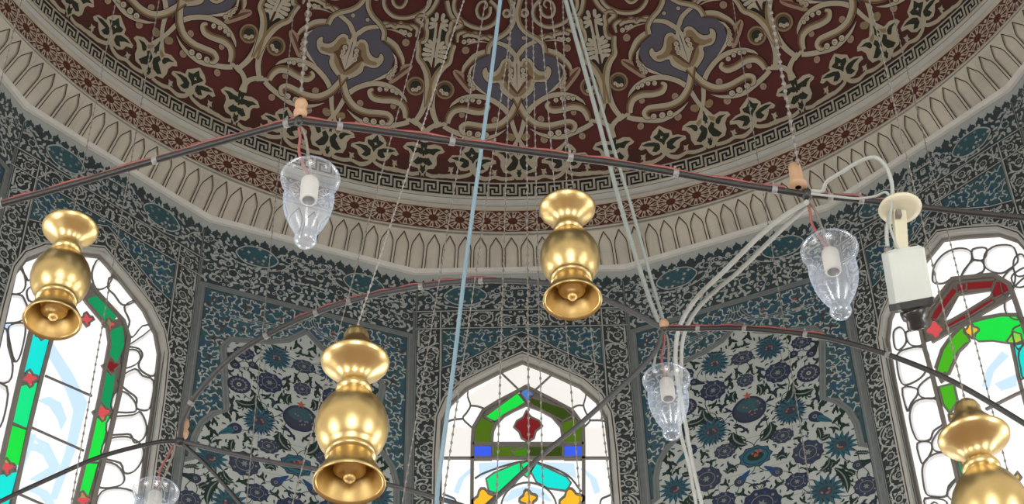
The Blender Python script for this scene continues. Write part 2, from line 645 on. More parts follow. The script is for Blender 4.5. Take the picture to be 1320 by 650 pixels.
# fleuron between medallions (right flank of the one right of centre, turned over)
a = Art()
gf = [(985, 20), (1050, 110), (1085, 200), (1080, 330), (1100, 430), (1190, 500), (1200, 640), (1180, 720), (1120, 800), (1085, 880)]
a.poly(gf + [(1030, 400)], 'd_green', 1)
scroll(a, [(965, -50), (1010, 30), (1060, 95), (1130, 150)], 62, 4, TAN(1))
scroll(a, [(1100, 150), (1180, 130), (1235, 180), (1180, 235), (1122, 310), (1140, 400), (1215, 450)], [30, 70, 64, 60, 60, 60, 50], 4.4, TAN(-1))
scroll(a, [(1225, 430), (1222, 540), (1230, 640), (1180, 720), (1140, 820), (1125, 940), (1128, 1060), (1140, 1240)], [56, 60, 66, 74, 84, 86, 84, 76], 5, (1, 'd_tan', 'd_ochre'))
def lobe(a, p, q, w, l):
    a.stroke(cr([p, ((p[0] + q[0]) / 2, (p[1] + q[1]) / 2), q], 3), [w * .5 + 14, w + 14, w + 16], 'd_ink', l)
    a.disc(q, w / 2 + 8, 'd_ink', l, 10)
    a.stroke(cr([p, ((p[0] + q[0]) / 2, (p[1] + q[1]) / 2), q], 3), [w * .5, w, w], 'd_pale', l + .25)
    a.disc(q, w / 2, 'd_pale', l + .25, 10)


for i, (p, q, w) in enumerate((((1000, 260), (1075, 285), 36), ((998, 240), (1066, 232), 42), ((994, 210), (1046, 180), 42), ((990, 200), (988, 125), 46),
                               ((1066, 650), (1160, 660), 44), ((1062, 610), (1166, 600), 46), ((1056, 570), (1152, 540), 46), ((1048, 530), (1128, 487), 46), ((1040, 500), (1088, 445), 46), ((1032, 480), (1026, 420), 44))):
    lobe(a, p, q, w, 2 + i * .12)
a.stroke([(996, 220), (1010, 320), (1028, 430), (1062, 640)], [26, 32, 34, 40], 'd_pale', 3.6)
a.poly([(1050, 620), (1130, 670), (1100, 700), (1078, 765)], 'd_pale', 3.6)
rg = [(1278 + 92 * math.cos(2 * PI * i / 20), 977 + 92 * math.sin(2 * PI * i / 20)) for i in range(20)]
a.stroke(rg, 58, 'd_ink', 4.0, True)
a.stroke(rg, 46, 'd_tan', 4.2, True)
a.stroke([(1278 + 82 * math.cos(2 * PI * i / 20), 977 + 82 * math.sin(2 * PI * i / 20)) for i in range(20)], 18, 'd_brown', 4.4, True)
a.disc((1278, 977), 74, 'd_green', 3.4, 14)
for x, y in ((1238, 1000), (1272, 1022), (1312, 1018)):
    ball(a, x, y, 24, 'd_pale', 4.8)
dome_add(a, 660, 0, 0, True)
a = Art()                                # stems running down from the fleuron
scroll(a, [(1120, -40), (1095, 110), (1050, 230), (985, 330)], [76, 72, 66, 60], 4.2)
scroll(a, [(930, 325), (1010, 375), (1070, 440), (1095, 520), (1100, 600)], [56, 56, 60, 66, 66], 4.6)
dome_add(a, 430, 120, -22.5)

# volutes and the notched leaf over them
a = Art()
scroll(a, [(350, -10), (270, 80), (258, 180), (315, 265), (430, 315), (560, 292), (670, 225), (750, 130), (775, 30), (740, -70), (640, -130), (520, -120)], 54, 4, TAN(-1), 7)
scroll(a, [(345, 60), (360, 150), (420, 195), (480, 180), (505, 100), (470, 20), (410, 0), (385, 50), (420, 90)], [44, 44, 44, 44, 44, 40, 36, 30, 20], 4, TAN(-1), 7)
ball(a, 150, 150, 56, 'd_cream', 5)
a.disc((150, 145), 24, 'd_brown', 5.6, 12)
scroll(a, [(360, 460), (450, 415), (540, 400), (610, 380), (690, 400)], [40, 56, 50, 60, 50], 4, TAN(-1))
dome_add(a, 660, 0, 0)
a = Art()
scroll(a, [(535, 290), (620, 272), (700, 300), (740, 320), (800, 275), (860, 312), (940, 300), (1005, 345), (985, 440)], [50, 58, 52, 46, 58, 50, 54, 56, 30], 4.2, TAN(-1))
a.stroke(cr([(630, 342), (760, 370), (870, 440)], 4), [5, 24, 5], 'd_cream', 4.5)
for x, y, r in ((805, 372, 28), (852, 385, 30), (908, 412, 30)):
    ball(a, x, y, r, 'd_pale', 4.8)
ball(a, 862, 505, 46, 'd_pink', 4.8)
scroll(a, [(985, 200), (1075, 185), (1110, 240), (1100, 330), (1110, 420), (1080, 490), (990, 490)], [30, 50, 60, 56, 56, 56, 46], 4.4, TAN(1))
dome_add(a, 430, 0, -22.5)

# trefoil border over the Greek key
a = Art()
am = [(230, 190), (300, 240), (380, 268), (450, 225), (545, 228), (580, 265), (535, 305), (515, 370), (532, 440), (515, 520), (440, 560), (420, 600), (385, 660), (345, 672), (335, 655)]
a.poly(am + [(290, 440)], 'd_cream', 3)
a.poly([(243, 215), (310, 310), (275, 388), (262, 330)], 'd_green', 3.6)
a.poly([(400, 365), (400, 320), (440, 280), (525, 258), (470, 310), (450, 372), (430, 385)], 'd_green', 3.6)
a.poly([(308, 430), (345, 350), (388, 370), (380, 420), (450, 470), (482, 490), (440, 535), (370, 530), (325, 480)], 'd_green', 3.6)
a.poly([(305, 545), (368, 580), (348, 640), (328, 640)], 'd_green', 3.6)
a.poly([(305, 275), (395, 295), (385, 345), (335, 330)], 'd_tan', 3.5)
bm = [(785, 50), (880, 70), (938, 110), (945, 150), (1050, 110), (1118, 150), (1100, 188), (1042, 200), (1030, 270), (1000, 330), (930, 358), (900, 350), (885, 400), (850, 425), (815, 420), (760, 448), (690, 430), (650, 380), (575, 388), (568, 350), (640, 280), (700, 250), (688, 190), (740, 120)]
a.poly(bm, 'd_cream', 3)
a.poly([(800, 82), (850, 130), (912, 130), (892, 180), (852, 250), (840, 300), (800, 260), (740, 240), (718, 200), (772, 170)], 'd_green', 3.6)
a.star((825, 195), 26, 9, 4, 'd_pale', 4)
a.poly([(880, 240), (930, 190), (1000, 150), (1075, 138), (1020, 190), (945, 240), (992, 280), (950, 318), (900, 312), (882, 280)], 'd_green', 3.6)
a.poly([(602, 342), (660, 300), (740, 273), (800, 288), (818, 350), (780, 402), (720, 412), (745, 350), (680, 335)], 'd_green', 3.6)
a.stroke(cr([(405, 625), (470, 615), (550, 588), (630, 540), (740, 525), (820, 460), (850, 400)], 5), [50, 44, 46, 40, 52, 44, 40], 'd_cream', 2.6)
a.stroke(cr([(865, 390), (920, 410), (1040, 395), (1130, 345), (1200, 330), (1270, 300)], 5), [40, 48, 50, 40, 48, 50], 'd_cream', 2.6)
for x, y in ((618, 480), (1108, 275)):
    a.star((x, y), 46, 22, 4, 'd_cream', 2.8, .4)
    a.stroke([(x, y), (x + 8, y + 75)], 22, 'd_cream', 2.7)
for x, y in ((140, 185), (312, 138)):
    ball(a, x, y, 46, 'd_tan', 3)
scroll(a, [(80, -60), (120, 10), (170, 90), (225, 160), (290, 225), (350, 265)], [50, 56, 52, 50, 46, 30], 2.8)
dome_add(a, 880, 120, 22.5)
a = Art()
af = [(510, 30), (560, 70), (640, 132), (700, 75), (780, 52), (842, 88), (832, 120), (790, 160), (785, 210), (818, 290), (800, 360), (740, 405), (728, 460), (690, 535)]
a.poly(af + [(630, 330)], 'd_cream', 3)
a.poly([(518, 70), (600, 130), (606, 245), (560, 180)], 'd_green', 3.6)
a.poly([(620, 190), (690, 150), (740, 110), (805, 92), (760, 150), (745, 210), (690, 215), (640, 285), (615, 260)], 'd_green', 3.6)
a.poly([(648, 310), (700, 268), (772, 310), (742, 360), (680, 367), (640, 340)], 'd_green', 3.6)
a.poly([(640, 392), (722, 430), (692, 495), (660, 450)], 'd_green', 3.6)
a.star((612, 300), 36, 16, 4, 'd_cream', 4, .3)
a.stroke(cr([(735, 470), (820, 450), (900, 390), (1000, 340), (1080, 280)], 4), [50, 46, 36, 46, 44], 'd_cream', 2.6)
dome_add(a, 960, 90, 22.5, True)

mb = MB()
azs = np.linspace(-180, 180, 257)[:-1]
els = np.concatenate([np.linspace(0, 60, 31), np.linspace(62, 89.9, 15)])
low = [dome_map(azs, np.full(256, e), np.zeros(256)) for e in els]
G = np.stack(low)
k1 = 4
mb.quads_grid(G[:k1 + 1], 'd_low', closed_u=True)
mb.quads_grid(G[k1:], 'd_red', closed_u=True)
for i in range(16):
    for s in (1, -1):
        rep = Art()
        rep.put(HALF, sx=s, dx=22.5 * i)
        mb.art(rep, dome_map, d0=0.004, eps=0.0030, sub=2.4)
crown = Art()
for e, w in ((52, 1.2), (55, .5), (78, 1.0)):
    az = np.linspace(0, 360, 181)
    crown.stroke([(x, e) for x in az], w, 'd_cream', 3)
for i in range(32):
    crown.poly(cr([(i * 11.25 - 4.5, 57), (i * 11.25 - 3, 66), (i * 11.25, 76), (i * 11.25 + 3, 66), (i * 11.25 + 4.5, 57)], 3), 'd_cream', 2)
    crown.poly(cr([(i * 11.25 - 3, 58), (i * 11.25 - 2, 65), (i * 11.25, 72), (i * 11.25 + 2, 65), (i * 11.25 + 3, 58)], 3), 'd_blue', 3)
mb.art(crown, dome_map, d0=0.004, eps=0.003, sub=2.4)
o = mb.build('ceiling', loc=(0, 0, ZD))
tag(o, kind='structure')

# ================================================================== rings under the dome
def ring_profile(mb, prof, m, n=288):
    az = np.linspace(0, 2 * PI, n, endpoint=False)
    G = np.zeros((len(prof), n, 3))
    for i, (r, z) in enumerate(prof):
        G[i, :, 0], G[i, :, 1], G[i, :, 2] = r * np.sin(az), r * np.cos(az), HC + z
    mb.quads_grid(G, m, closed_u=True)


# Greek key band
mb = MB()
ring_profile(mb, [(RD, .645), (RD, .822)], 'key_black')
key = Art()
wd = 0.35
P = 1.8                                   # degrees per key
zb, zt = .662, .806
hz = (zt - zb)
for i in range(200):
    x0 = -180 + i * P
    q = lambda fx, fz: (x0 + fx * P, zb + fz * hz)
    for pts in ([q(0, 0), q(0, .74), q(.52, .74), q(.52, .50)], [q(.3, 1), q(.3, 1)], ):
        if pts[0] == pts[-1]:
            continue
        for p, r in zip(pts[:-1], pts[1:]):
            ang = (r[0] - p[0]) * 0.0661
            hwz = 0.0085
            if abs(p[0] - r[0]) < 1e-6:
                lo, hi = sorted((p[1], r[1]))
                key.poly([(p[0] - .125, lo - hwz), (p[0] + .125, lo - hwz), (p[0] + .125, hi + hwz), (p[0] - .125, hi + hwz)], 'key_cream', 1)
            else:
                lo, hi = sorted((p[0], r[0]))
                key.poly([(lo - .125, p[1] - hwz), (hi + .125, p[1] - hwz), (hi + .125, p[1] + hwz), (lo - .125, p[1] + hwz)], 'key_cream', 1)
    for pts in ([q(.76, 1), q(.76, .26), q(.26, .26), q(.26, .50)],):
        for p, r in zip(pts[:-1], pts[1:]):
            hwz = 0.0085
            if abs(p[0] - r[0]) < 1e-6:
                lo, hi = sorted((p[1], r[1]))
                key.poly([(p[0] - .125, lo - hwz), (p[0] + .125, lo - hwz), (p[0] + .125, hi + hwz), (p[0] - .125, hi + hwz)], 'key_cream', 1)
            else:
                lo, hi = sorted((p[0], r[0]))
                key.poly([(lo - .125, p[1] - hwz), (hi + .125, p[1] - hwz), (hi + .125, p[1] + hwz), (lo - .125, p[1] + hwz)], 'key_cream', 1)
az = np.linspace(-180, 180, 241)
for z, w in ((zb - .004, .016), (zt + .006, .016)):
    key.stroke([(x, z) for x in az], w, 'key_cream', 1.5)
mb.art(key, ring_map(RD), d0=.003, eps=.002, sub=1.6)
tag(mb.build('trim_1', loc=(0, 0, HC + .65)), kind='structure')

# plain cream cove between two mouldings
mb = MB()
ring_profile(mb, [(RD + .03, .525), (RD - .02, .528), (RD - .032, .540), (RD - .02, .552), (RD - .006, .556)], 'stone')
ring_profile(mb, [(RD - .006, .556), (RD - .004, .60), (RD - .012, .628)], 'stone_l')
ring_profile(mb, [(RD - .012, .628), (RD - .03, .632), (RD - .034, .644), (RD - .02, .652), (RD + .01, .654)], 'stone')
ln = Art()
for z in (.5565, .6275):
    ln.stroke([(x, z) for x in az], .006, 'stone_j', 1)
mb.art(ln, ring_map(RD - .012), d0=.002, eps=.001, sub=1.6)
tag(mb.build('trim_2', loc=(0, 0, HC + .6)), kind='structure')

# rosette band
mb = MB()
ring_profile(mb, [(RD, .285), (RD, .53)], 'ros_red')
zc, rz = .408, .098
deg = 1 / (RD * PI / 180)
ros = Art()
one = Art()
for i in range(10):
    t = 2 * PI * i / 10 + .15
    for k, (r0, r1, w0, w1) in enumerate(((.034, .088, .016, .030),)):
        c, s = math.cos(t), math.sin(t)
        one.poly([(r0 * c - w0 / 2 * s, r0 * s + w0 / 2 * c), (r0 * c + w0 / 2 * s, r0 * s - w0 / 2 * c), (r1 * c + w1 / 2 * s, r1 * s - w1 / 2 * c), ((r1 + .009) * c, (r1 + .009) * s), (r1 * c - w1 / 2 * s, r1 * s + w1 / 2 * c)], 'ros_cream', 2)
        one.poly([(.060 * c - .0035 * s, .060 * s + .0035 * c), (.060 * c + .0035 * s, .060 * s - .0035 * c), (.086 * c + .007 * s, .086 * s - .007 * c), (.086 * c - .007 * s, .086 * s + .007 * c)], 'ros_red', 3)
one.star((0, 0), .036, .020, 8, 'ros_red', 3.5)
oct_ = [(.101 * math.cos(PI / 8 + i * PI / 4), .101 * math.sin(PI / 8 + i * PI / 4)) for i in range(8)]
one.stroke(oct_, .007, 'ros_cream', 1.5, True)
for i in range(120):
    ros.put(one, sx=deg * 1.06, sy=1.04, dx=-.9 + 3 * i, dy=zc)
    xm = -.9 + 3 * i + 1.5
    for z in (zc - .078, zc, zc + .078):
        ros.disc((xm, z), .018 * deg if z != zc else .006 * deg, 'ros_cream', 1.5, 4, .018 if z != zc else .03)
    for s in (-1, 1):
        ros.stroke([(xm - .35, zc + s * .03), (xm, zc + s * .012), (xm + .35, zc + s * .03)], .005, 'ros_cream', 1.5)
for z in (.296, .520):
    ros.stroke([(x, z) for x in np.linspace(-180, 180, 241)], .006, 'ros_cream', 1.5)
mb.art(ros, ring_map(RD), d0=.003, eps=.0015, sub=2.0)
tag(mb.build('trim_3', loc=(0, 0, HC + .4)), kind='structure')

# stone moulding under the rosettes
mb = MB()
ring_profile(mb, [(RD + .05, .200), (RD - .030, .203), (RD - .046, .212), (RD - .046, .226), (RD - .030, .236), (RD - .030, .246), (RD - .040, .254), (RD - .036, .270), (RD - .016, .278), (RD - .016, .286), (RD + .01, .289)], 'stone')
ln = Art()
for z in (.2385, .2475):
    ln.stroke([(x, z) for x in np.linspace(-180, 180, 241)], .005, 'stone_j', 1)
mb.art(ln, ring_map(RD - .030), d0=.002, eps=.001, sub=1.6)
tag(mb.build('trim_4', loc=(0, 0, HC + .24)), kind='structure')

# band of pointed stone lunettes leaning in from the sixteen-sided wall to the round ring
def lun_map(az, w, d):
    a = np.radians(np.asarray(az, float))
    w = np.asarray(w, float)
    step = 2 * PI / NF
    loc = (a + step / 2) % step - step / 2
    rp = AP / np.cos(loc) - .006
    r = rp + (RD - .035 - rp) * np.clip(w, 0, 1) ** 1.15 - np.asarray(d, float)
    return np.stack([r * np.sin(a), r * np.cos(a), HC + .0 + .205 * w], 1)


mb = MB()
base = Art()
NL = 208
st = 360 / NL
for i in range(NL):
    x = i * st
    base.poly([(x, 0), (x + st, 0), (x + st, 1), (x, 1)], 'stone', 0)
mb.art(base, lun_map, d0=0, eps=0, sub=.9)
arch = [(-.41, .12), (-.41, .62), (-.36, .72), (-.19, .83), (0, .95), (.19, .83), (.36, .72), (.41, .62), (.41, .12)]
plate = Art()
for i in range(NL):
    x = (i + .5) * st
    ap = [(x + p[0] * st, p[1]) for p in arch]
    # spandrel and pier in relief
    plate.poly([(x - st / 2, .12), ap[0], ap[1], ap[2], ap[3], ap[4], (x, 1), (x - st / 2, 1)], 'stone', 0)
    plate.poly([(x + st / 2, .12), (x + st / 2, 1), (x, 1), ap[4], ap[5], ap[6], ap[7], ap[8]], 'stone', 0)
mb.art(plate, lun_map, d0=.020, eps=0)
edge = Art()
for i in range(NL):
    x = (i + .5) * st
    ap = [(x + p[0] * st, p[1]) for p in arch]
    P0 = lun_map([p[0] for p in ap], [p[1] for p in ap], np.zeros(len(ap)))
    P1 = lun_map([p[0] for p in ap], [p[1] for p in ap], np.full(len(ap), .020))
    n = len(ap)
    mb.faces(np.vstack([P0, P1]), [(s, s + 1, n + s + 1, n + s) for s in range(n - 1)], 'stone')
    # dark line round the arch
    for p, r in zip(ap[:-1], ap[1:]):
        dx, dy = (r[0] - p[0]) * .068, (r[1] - p[1]) * .205
        L = math.hypot(dx, dy)
        nx, ny = -dy / L * .0033 / .068, dx / L * .0033 / .205
        edge.poly([(p[0] - nx, p[1] - ny), (p[0] + nx, p[1] + ny), (r[0] + nx, r[1] + ny), (r[0] - nx, r[1] - ny)], 'stone_j', 0)
    edge.poly([(x - .38 * st, .50), (x + .38 * st, .50), (x + .38 * st, .515), (x - .38 * st, .515)], 'plaster', -7)
mb.art(edge, lun_map, d0=.022, eps=.0025)
# plain fascia below
fas = Art()
for i in range(NL):
    x = i * st
    fas.poly([(x, -.02), (x + st, -.02), (x + st, .12), (x, .12)], 'stone_l', 0)
mb.art(fas, lun_map, d0=.026, eps=0, sub=.9)
f0 = np.linspace(0, 360, NL * 2 + 1)
for w in (-.02, .12):
    P0 = lun_map(f0, np.full(len(f0), w), np.zeros(len(f0)))
    P1 = lun_map(f0, np.full(len(f0), w), np.full(len(f0), .026))
    n = len(f0)
    mb.faces(np.vstack([P0, P1]), [(s, s + 1, n + s + 1, n + s) for s in range(n - 1)], 'stone_l')
tag(mb.build('trim_5', loc=(0, 0, HC + .1)), kind='structure')

# ================================================================== tiled walls
OPEN_H = [(0, -.815), (.17, -.905), (.405, -1.055), (.52, -1.195), (.572, -1.35), (.585, -1.68), (.585, -3.45)]
OPENING = [(-u, v) for u, v in OPEN_H[::-1]] + OPEN_H[1:]
OPENING = OPENING[::-1]


def offset_poly(poly, d):
    P = np.array(poly, float)
    A = np.roll(P, 1, 0); B = np.roll(P, -1, 0)
    out = []
    for p, a, b in zip(P, A, B):
        t1 = (p - a) / np.linalg.norm(p - a); t2 = (b - p) / np.linalg.norm(b - p)
        n1 = np.array([t1[1], -t1[0]]); n2 = np.array([t2[1], -t2[0]])
        m = n1 + n2
        m /= max(np.linalg.norm(m), 1e-6)
        out.append(tuple(p + m * d / max(m @ n1, .5)))
    return out


def area2(poly):
    P = np.array(poly); Q = np.roll(P, -1, 0)
    return (P[:, 0] * Q[:, 1] - Q[:, 0] * P[:, 1]).sum()


if area2(OPENING) < 0:
    OPENING = OPENING[::-1]              # counter-clockwise: positive offset goes outward


def poisson(poly, sp, rng, avoid=(), margin=0.0, tries=None):
    P = np.array(poly)
    lo, hi = P.min(0), P.max(0)
    pts = []
    cell = {}
    tries = tries or int((hi - lo).prod() / sp ** 2 * 9)
    for _ in range(tries):
        p = (rng.uniform(lo[0], hi[0]), rng.uniform(lo[1], hi[1]))
        key_ = (int(p[0] // sp), int(p[1] // sp))
        bad = False
        for i in (-1, 0, 1):
            for j in (-1, 0, 1):
                for q in cell.get((key_[0] + i, key_[1] + j), ()):
                    if (p[0] - q[0]) ** 2 + (p[1] - q[1]) ** 2 < sp * sp:
                        bad = True
        if bad or not inside(p, poly):
            continue
        if margin and edge_dist(p, poly) < margin:
            continue
        if any((p[0] - c[0]) ** 2 + (p[1] - c[1]) ** 2 < c[2] ** 2 for c in avoid):
            continue
        cell.setdefault(key_, []).append(p)
        pts.append(p)
    return pts


def blossom(art, c, r, l=2, light='t_light', dark='t_dark', eye='t_mid'):
    art.star(c, r, r * .8, 9, light, l)
    art.disc(c, r * .70, dark, l + .5, 9)
    art.disc(c, r * .30, eye, l + 1, 6)
    art.disc(c, r * .13, dark, l + 1.5, 5)


def arabesque(art, poly, rng, sp=.031, ros=(), light='t_light', margin=.008):
    """White stems, leaves and blossoms on a dark ground."""
    av = []
    for c in ros:
        blossom(art, c[:2], c[2])
        av.append((c[0], c[1], c[2] * 1.15))
        # spiral stem with leaves round each blossom
        t0 = rng.uniform(0, 6)
        sg = rng.choice((-1, 1))
        R0 = c[2] * 1.75
        arc = [(c[0] + R0 * (1 + .10 * t) * math.cos(t0 + sg * t), c[1] + R0 * (1 + .10 * t) * math.sin(t0 + sg * t)) for t in np.linspace(0, 4.9, 14)]
        arc = [p for p in arc if inside(p, poly)]
        if len(arc) > 3:
            art.stroke(arc, .0095, light, 1.6)
    for p in poisson(poly, sp, rng, av, margin):
        a = rng.uniform(0, 2 * PI)
        ln = sp * rng.uniform(1.15, 1.7)
        r = rng.random()
        q = (p[0] - math.cos(a) * ln * .5, p[1] - math.sin(a) * ln * .5)
        if r < .70:
            art.leaf(q, a, ln, sp * .58, light, 1.4, rng.uniform(-.7, .7))
        elif r < .86:
            art.disc(p, sp * .36, light, 1.5, 7)
            art.disc(p, sp * .19, rng.choice(('t_dark', 't_deep', 't_brown')), 2, 6)
        else:
            art.star(p, sp * .50, sp * .24, 3, light, 1.5, a)


def clouds(art, poly, rng, sp=.052, margin=.016, light='t_light', more=('t_deep', 't_blue', 't_turq')):
    """White cloud scrolls over a teal ground."""
    for p in poisson(poly, sp * .8, rng, (), margin):
        art.disc(p, sp * rng.uniform(.25, .5), rng.choice(more), 1.2, 7, sp * rng.uniform(.15, .3), rng.uniform(0, 3))
    for p in poisson(poly, sp, rng, (), margin):
        a = rng.uniform(0, 2 * PI)
        ln = sp * rng.uniform(.9, 1.5)
        s = rng.choice((-1, 1))
        loc = [(-.55, .18), (-.35, -.10), (0, .04), (.32, .14), (.55, -.10), (.40, -.30)]
        c, sn = math.cos(a), math.sin(a)
        pts = [(p[0] + ln * (c * x - sn * y * s), p[1] + ln * (sn * x + c * y * s)) for x, y in loc]
        art.stroke(cr(pts, 3), [.003, .012, .006, .013, .008, .002], light, 1.6)
        if rng.random() < .7:
            art.leaf((p[0] + ln * .2, p[1] + ln * .35), a + 1.2, sp * .5, sp * .2, light, 1.6, rng.uniform(-.6, .6))
        if rng.random() < .35:
            art.disc((p[0] + ln * .1, p[1] - ln * .3), .010, 't_light', 1.7, 6)


def mirror(art, half):
    art.put(half)
    art.put(half, sx=-1)


def frieze(art, rng, v1, two_rows):
    """Crenellated crest, cartouches and dark blossoms; drawn for u > 0 and mirrored."""
    h = Art()
    pitch = HW / 11
    h.poly([(0, .018), (HW, .018), (HW, -.098), (0, -.098)], 't_light', 1.0)
    for i in range(12):
        x = i * pitch
        b = i % 2
        hh = .070 if b else .055
        P = [(-.40, 0), (-.46, .35), (-.30, .55), (-.16, .62), (0, 1.0), (.16, .62), (.30, .55), (.46, .35), (.40, 0)]
        h.poly([(min(HW, max(0, x + p[0] * pitch)), -.104 + p[1] * hh) for p in P], 't_deep', 1.6)
    h.poly([(0, -.098), (HW, -.098), (HW, v1), (0, v1)], 't_deep', 1.2)
    # cartouche
    cu, cv = .40, -.215
    cart = cr([(cu - .155, cv), (cu - .09, cv + .075), (cu, cv + .09), (cu + .09, cv + .075), (cu + .155, cv), (cu + .09, cv - .075), (cu, cv - .09), (cu - .09, cv - .075)], 4, True)
    h.poly(cart, 't_teal', 2.2)
    h.stroke(cart, .010, 't_light', 2.6, True)
    for p in poisson(cart, .032, rng, (), .014):
        h.star(p, .017, .008, 4, rng.choice(('t_light', 't_mid', 't_turq')), 2.8, rng.uniform(0, 2))
    # ogee line under the cartouches
    og = cr([(0, -.150), (.12, -.170), (.22, -.29), (.40, -.335), (.58, -.29), (.68, -.17), (HW, -.150)], 5)
    h.stroke(og, .009, 't_light', 2)
    reg = [(0.0, -.108), (HW, -.108), (HW, v1 + .012), (0.0, v1 + .012)]
    spots = [(.07, -.26, .034), (.17, -.175, .030), (.665, -.25, .034), (.745, -.155, .026), (.09, -.15, .026)]
    if two_rows:
        spots += [(.09, -.43, .044), (.33, -.42, .046), (.56, -.43, .044), (.72, -.42, .036), (.21, -.50, .036), (.45, -.505, .034), (.66, -.52, .03), (.22, -.36, .028), (.60, -.35, .026)]
    av = [(cu + dx, cv, .095) for dx in (-.075, 0, .075)]
    for c in spots:
        h.star(c[:2], c[2] * 1.1, c[2] * .8, 7, 't_light', 1.8)
        h.disc(c[:2], c[2] * .74, rng.choice(('t_dark', 't_deep', 't_navy')), 2.2, 9)
        if rng.random() < .4:
            h.disc(c[:2], c[2] * .25, 't_mid', 2.5, 6)
        av.append((c[0], c[1], c[2] * 1.2))
    for p in poisson(reg, .029, rng, av, .006):
        a = rng.uniform(0, 2 * PI)
        ln = .034 * rng.uniform(1.1, 1.6)
        q = (p[0] - math.cos(a) * ln * .5, p[1] - math.sin(a) * ln * .5)
        r = rng.random()
        if r < .72:
            h.leaf(q, a, ln, .023, 't_light', 1.7, rng.uniform(-.7, .7))
        elif r < .9:
            h.disc(p, .013, 't_light', 1.7, 7)
            h.disc(p, .007, rng.choice(('t_dark', 't_brown', 't_deep')), 2.1, 6)
        else:
            h.disc(p, .015, 't_brown', 1.7, 6, .010, a)
    mirror(art, h)


def line(art, pts, w=.009, m='t_light', l=3, ink=True, closed=False):
    if ink:
        art.stroke(pts, w + .012, 't_dark', l - .4, closed)
    art.stroke(pts, w, m, l, closed)


FRAME_W = .034
FR_OUT = offset_poly(OPENING, FRAME_W)


def window_wall_art(seed):
    rng = random.Random(seed)
    A = Art()
    rect = [(-HW, DRUM_LOW), (HW, DRUM_LOW), (HW, 0.02), (-HW, 0.02)]
    A.poly(rect, 't_dark', 0, holes=[OPENING[::-1]])
    frieze(A, rng, -.355, False)
    line(A, [(-HW, -.362), (HW, -.362)])
    line(A, [(-HW, -.530), (HW, -.530)])
    h = Art()
    # narrow band
    sp_ = [(.10 + i * .17, -.446 + (.012 if i % 2 else -.012), .034) for i in range(4)]
    arabesque(h, [(0, -.372), (.575, -.372), (.575, -.522), (0, -.522)], rng, .031, sp_)
    # side strip
    ss = [(.668 + (.016 if i % 2 else -.016), -.46 - i * .165, .038) for i in range(19)]
    arabesque(h, [(.592, -.372), (.752, -.372), (.752, -3.6), (.592, -3.6)], rng, .031, ss)
    # teal spandrel
    tl = [(0, -.545), (.565, -.545), (.565, -.90), (.40, -.835), (.24, -.735), (.10, -.625), (0, -.575)]
    h.poly(tl, 't_teal', 1)
    clouds(h, tl, rng, .050, .014)
    line(h, tl[2:], .008, 't_light', 3)
    # dark field over the arch
    fld = [(0, -.59), (.10, -.64), (.24, -.75), (.40, -.85), (.565, -.915), (.565, -1.14)] + [p for p in [(.535, -1.165), (.41, -1.0), (.18, -.85), (0, -.755)]]
    ar = [(.07, -.69, .034), (.22, -.82, .034), (.33, -.88, .034), (.47, -.95, .036), (.52, -1.06, .030), (.40, -.93, .024)]
    arabesque(h, fld, rng, .031, ar)
    mirror(A, h)
    for s in (-1, 1):
        line(A, [(s * .580, -.362), (s * .580, -3.6)])
        line(A, [(s * .5695, -.530), (s * .5695, -.93)], .006, 't_mid')
        line(A, [(s * .755, -.10), (s * .755, -3.6)], .007, 't_mid')
        A.poly([(s * .762, -.36), (s * HW, -.36), (s * HW, DRUM_LOW), (s * .762, DRUM_LOW)], 'trim', 3)
    A.poly([(-HW, -3.62), (HW, -3.62), (HW, -3.68), (-HW, -3.68)], 'trim', 4)
    # tile joints
    for i in range(9):
        v = -.80 - i * .33
        for s in (-1, 1):
            A.stroke([(s * .59, v), (s * .752, v)], .004, 't_mid', 3.2)
    return A


# ---- flowers of the white panels
def lotus(a, c, r, rng, red=True):
    a.star(c, r * 1.06, r * .62, 15, 't_navy', 3, rng.uniform(0, 1))
    a.star(c, r, r * .60, 15, 't_turq', 3.3, rng.uniform(0, .2))
    a.star(c, r * .74, r * .46, 13, 't_navy', 3.6)
    a.star(c, r * .66, r * .42, 13, 't_teal', 3.9, .1)
    a.disc(c, r * .36, 't_plum', 4.2, 10, r * .28)
    for i in range(7):
        t = rng.uniform(0, 6.3)
        q = (c[0] + r * .22 * math.cos(t), c[1] + r * .16 * math.sin(t))
        a.disc(q, r * .075, 't_red' if red and i % 2 else 't_mid', 4.5, 5)


def rosette(a, c, r, rng, m='t_navy', sq=.92):
    a.star(c, r, r * .90, 11, m, 3, rng.uniform(0, 1), sq)
    for i in range(14):
        t, q = rng.uniform(0, 6.3), rng.uniform(.3, .85)
        a.disc((c[0] + r * q * math.cos(t), c[1] + sq * r * q * math.sin(t)), r * .06, rng.choice(('t_blue', 't_mid', 't_teal', 't_navy')), 3.2, 5, r * .03, t)
    n = 10
    for i in range(n):
        t = 2 * PI * i / n
        a.disc((c[0] + r * .70 * math.cos(t), c[1] + sq * r * .70 * math.sin(t)), r * .085, 't_mid' if i % 2 else 't_blue', 3.3, 5)
    a.stroke([(c[0] + r * .53 * math.cos(2 * PI * i / 14), c[1] + sq * r * .53 * math.sin(2 * PI * i / 14)) for i in range(14)], r * .045, 't_mid', 3.4, True)
    a.disc(c, r * .32, 't_plum', 3.6, 9)
    a.star(c, r * .26, r * .12, 6, 't_mid', 3.9)


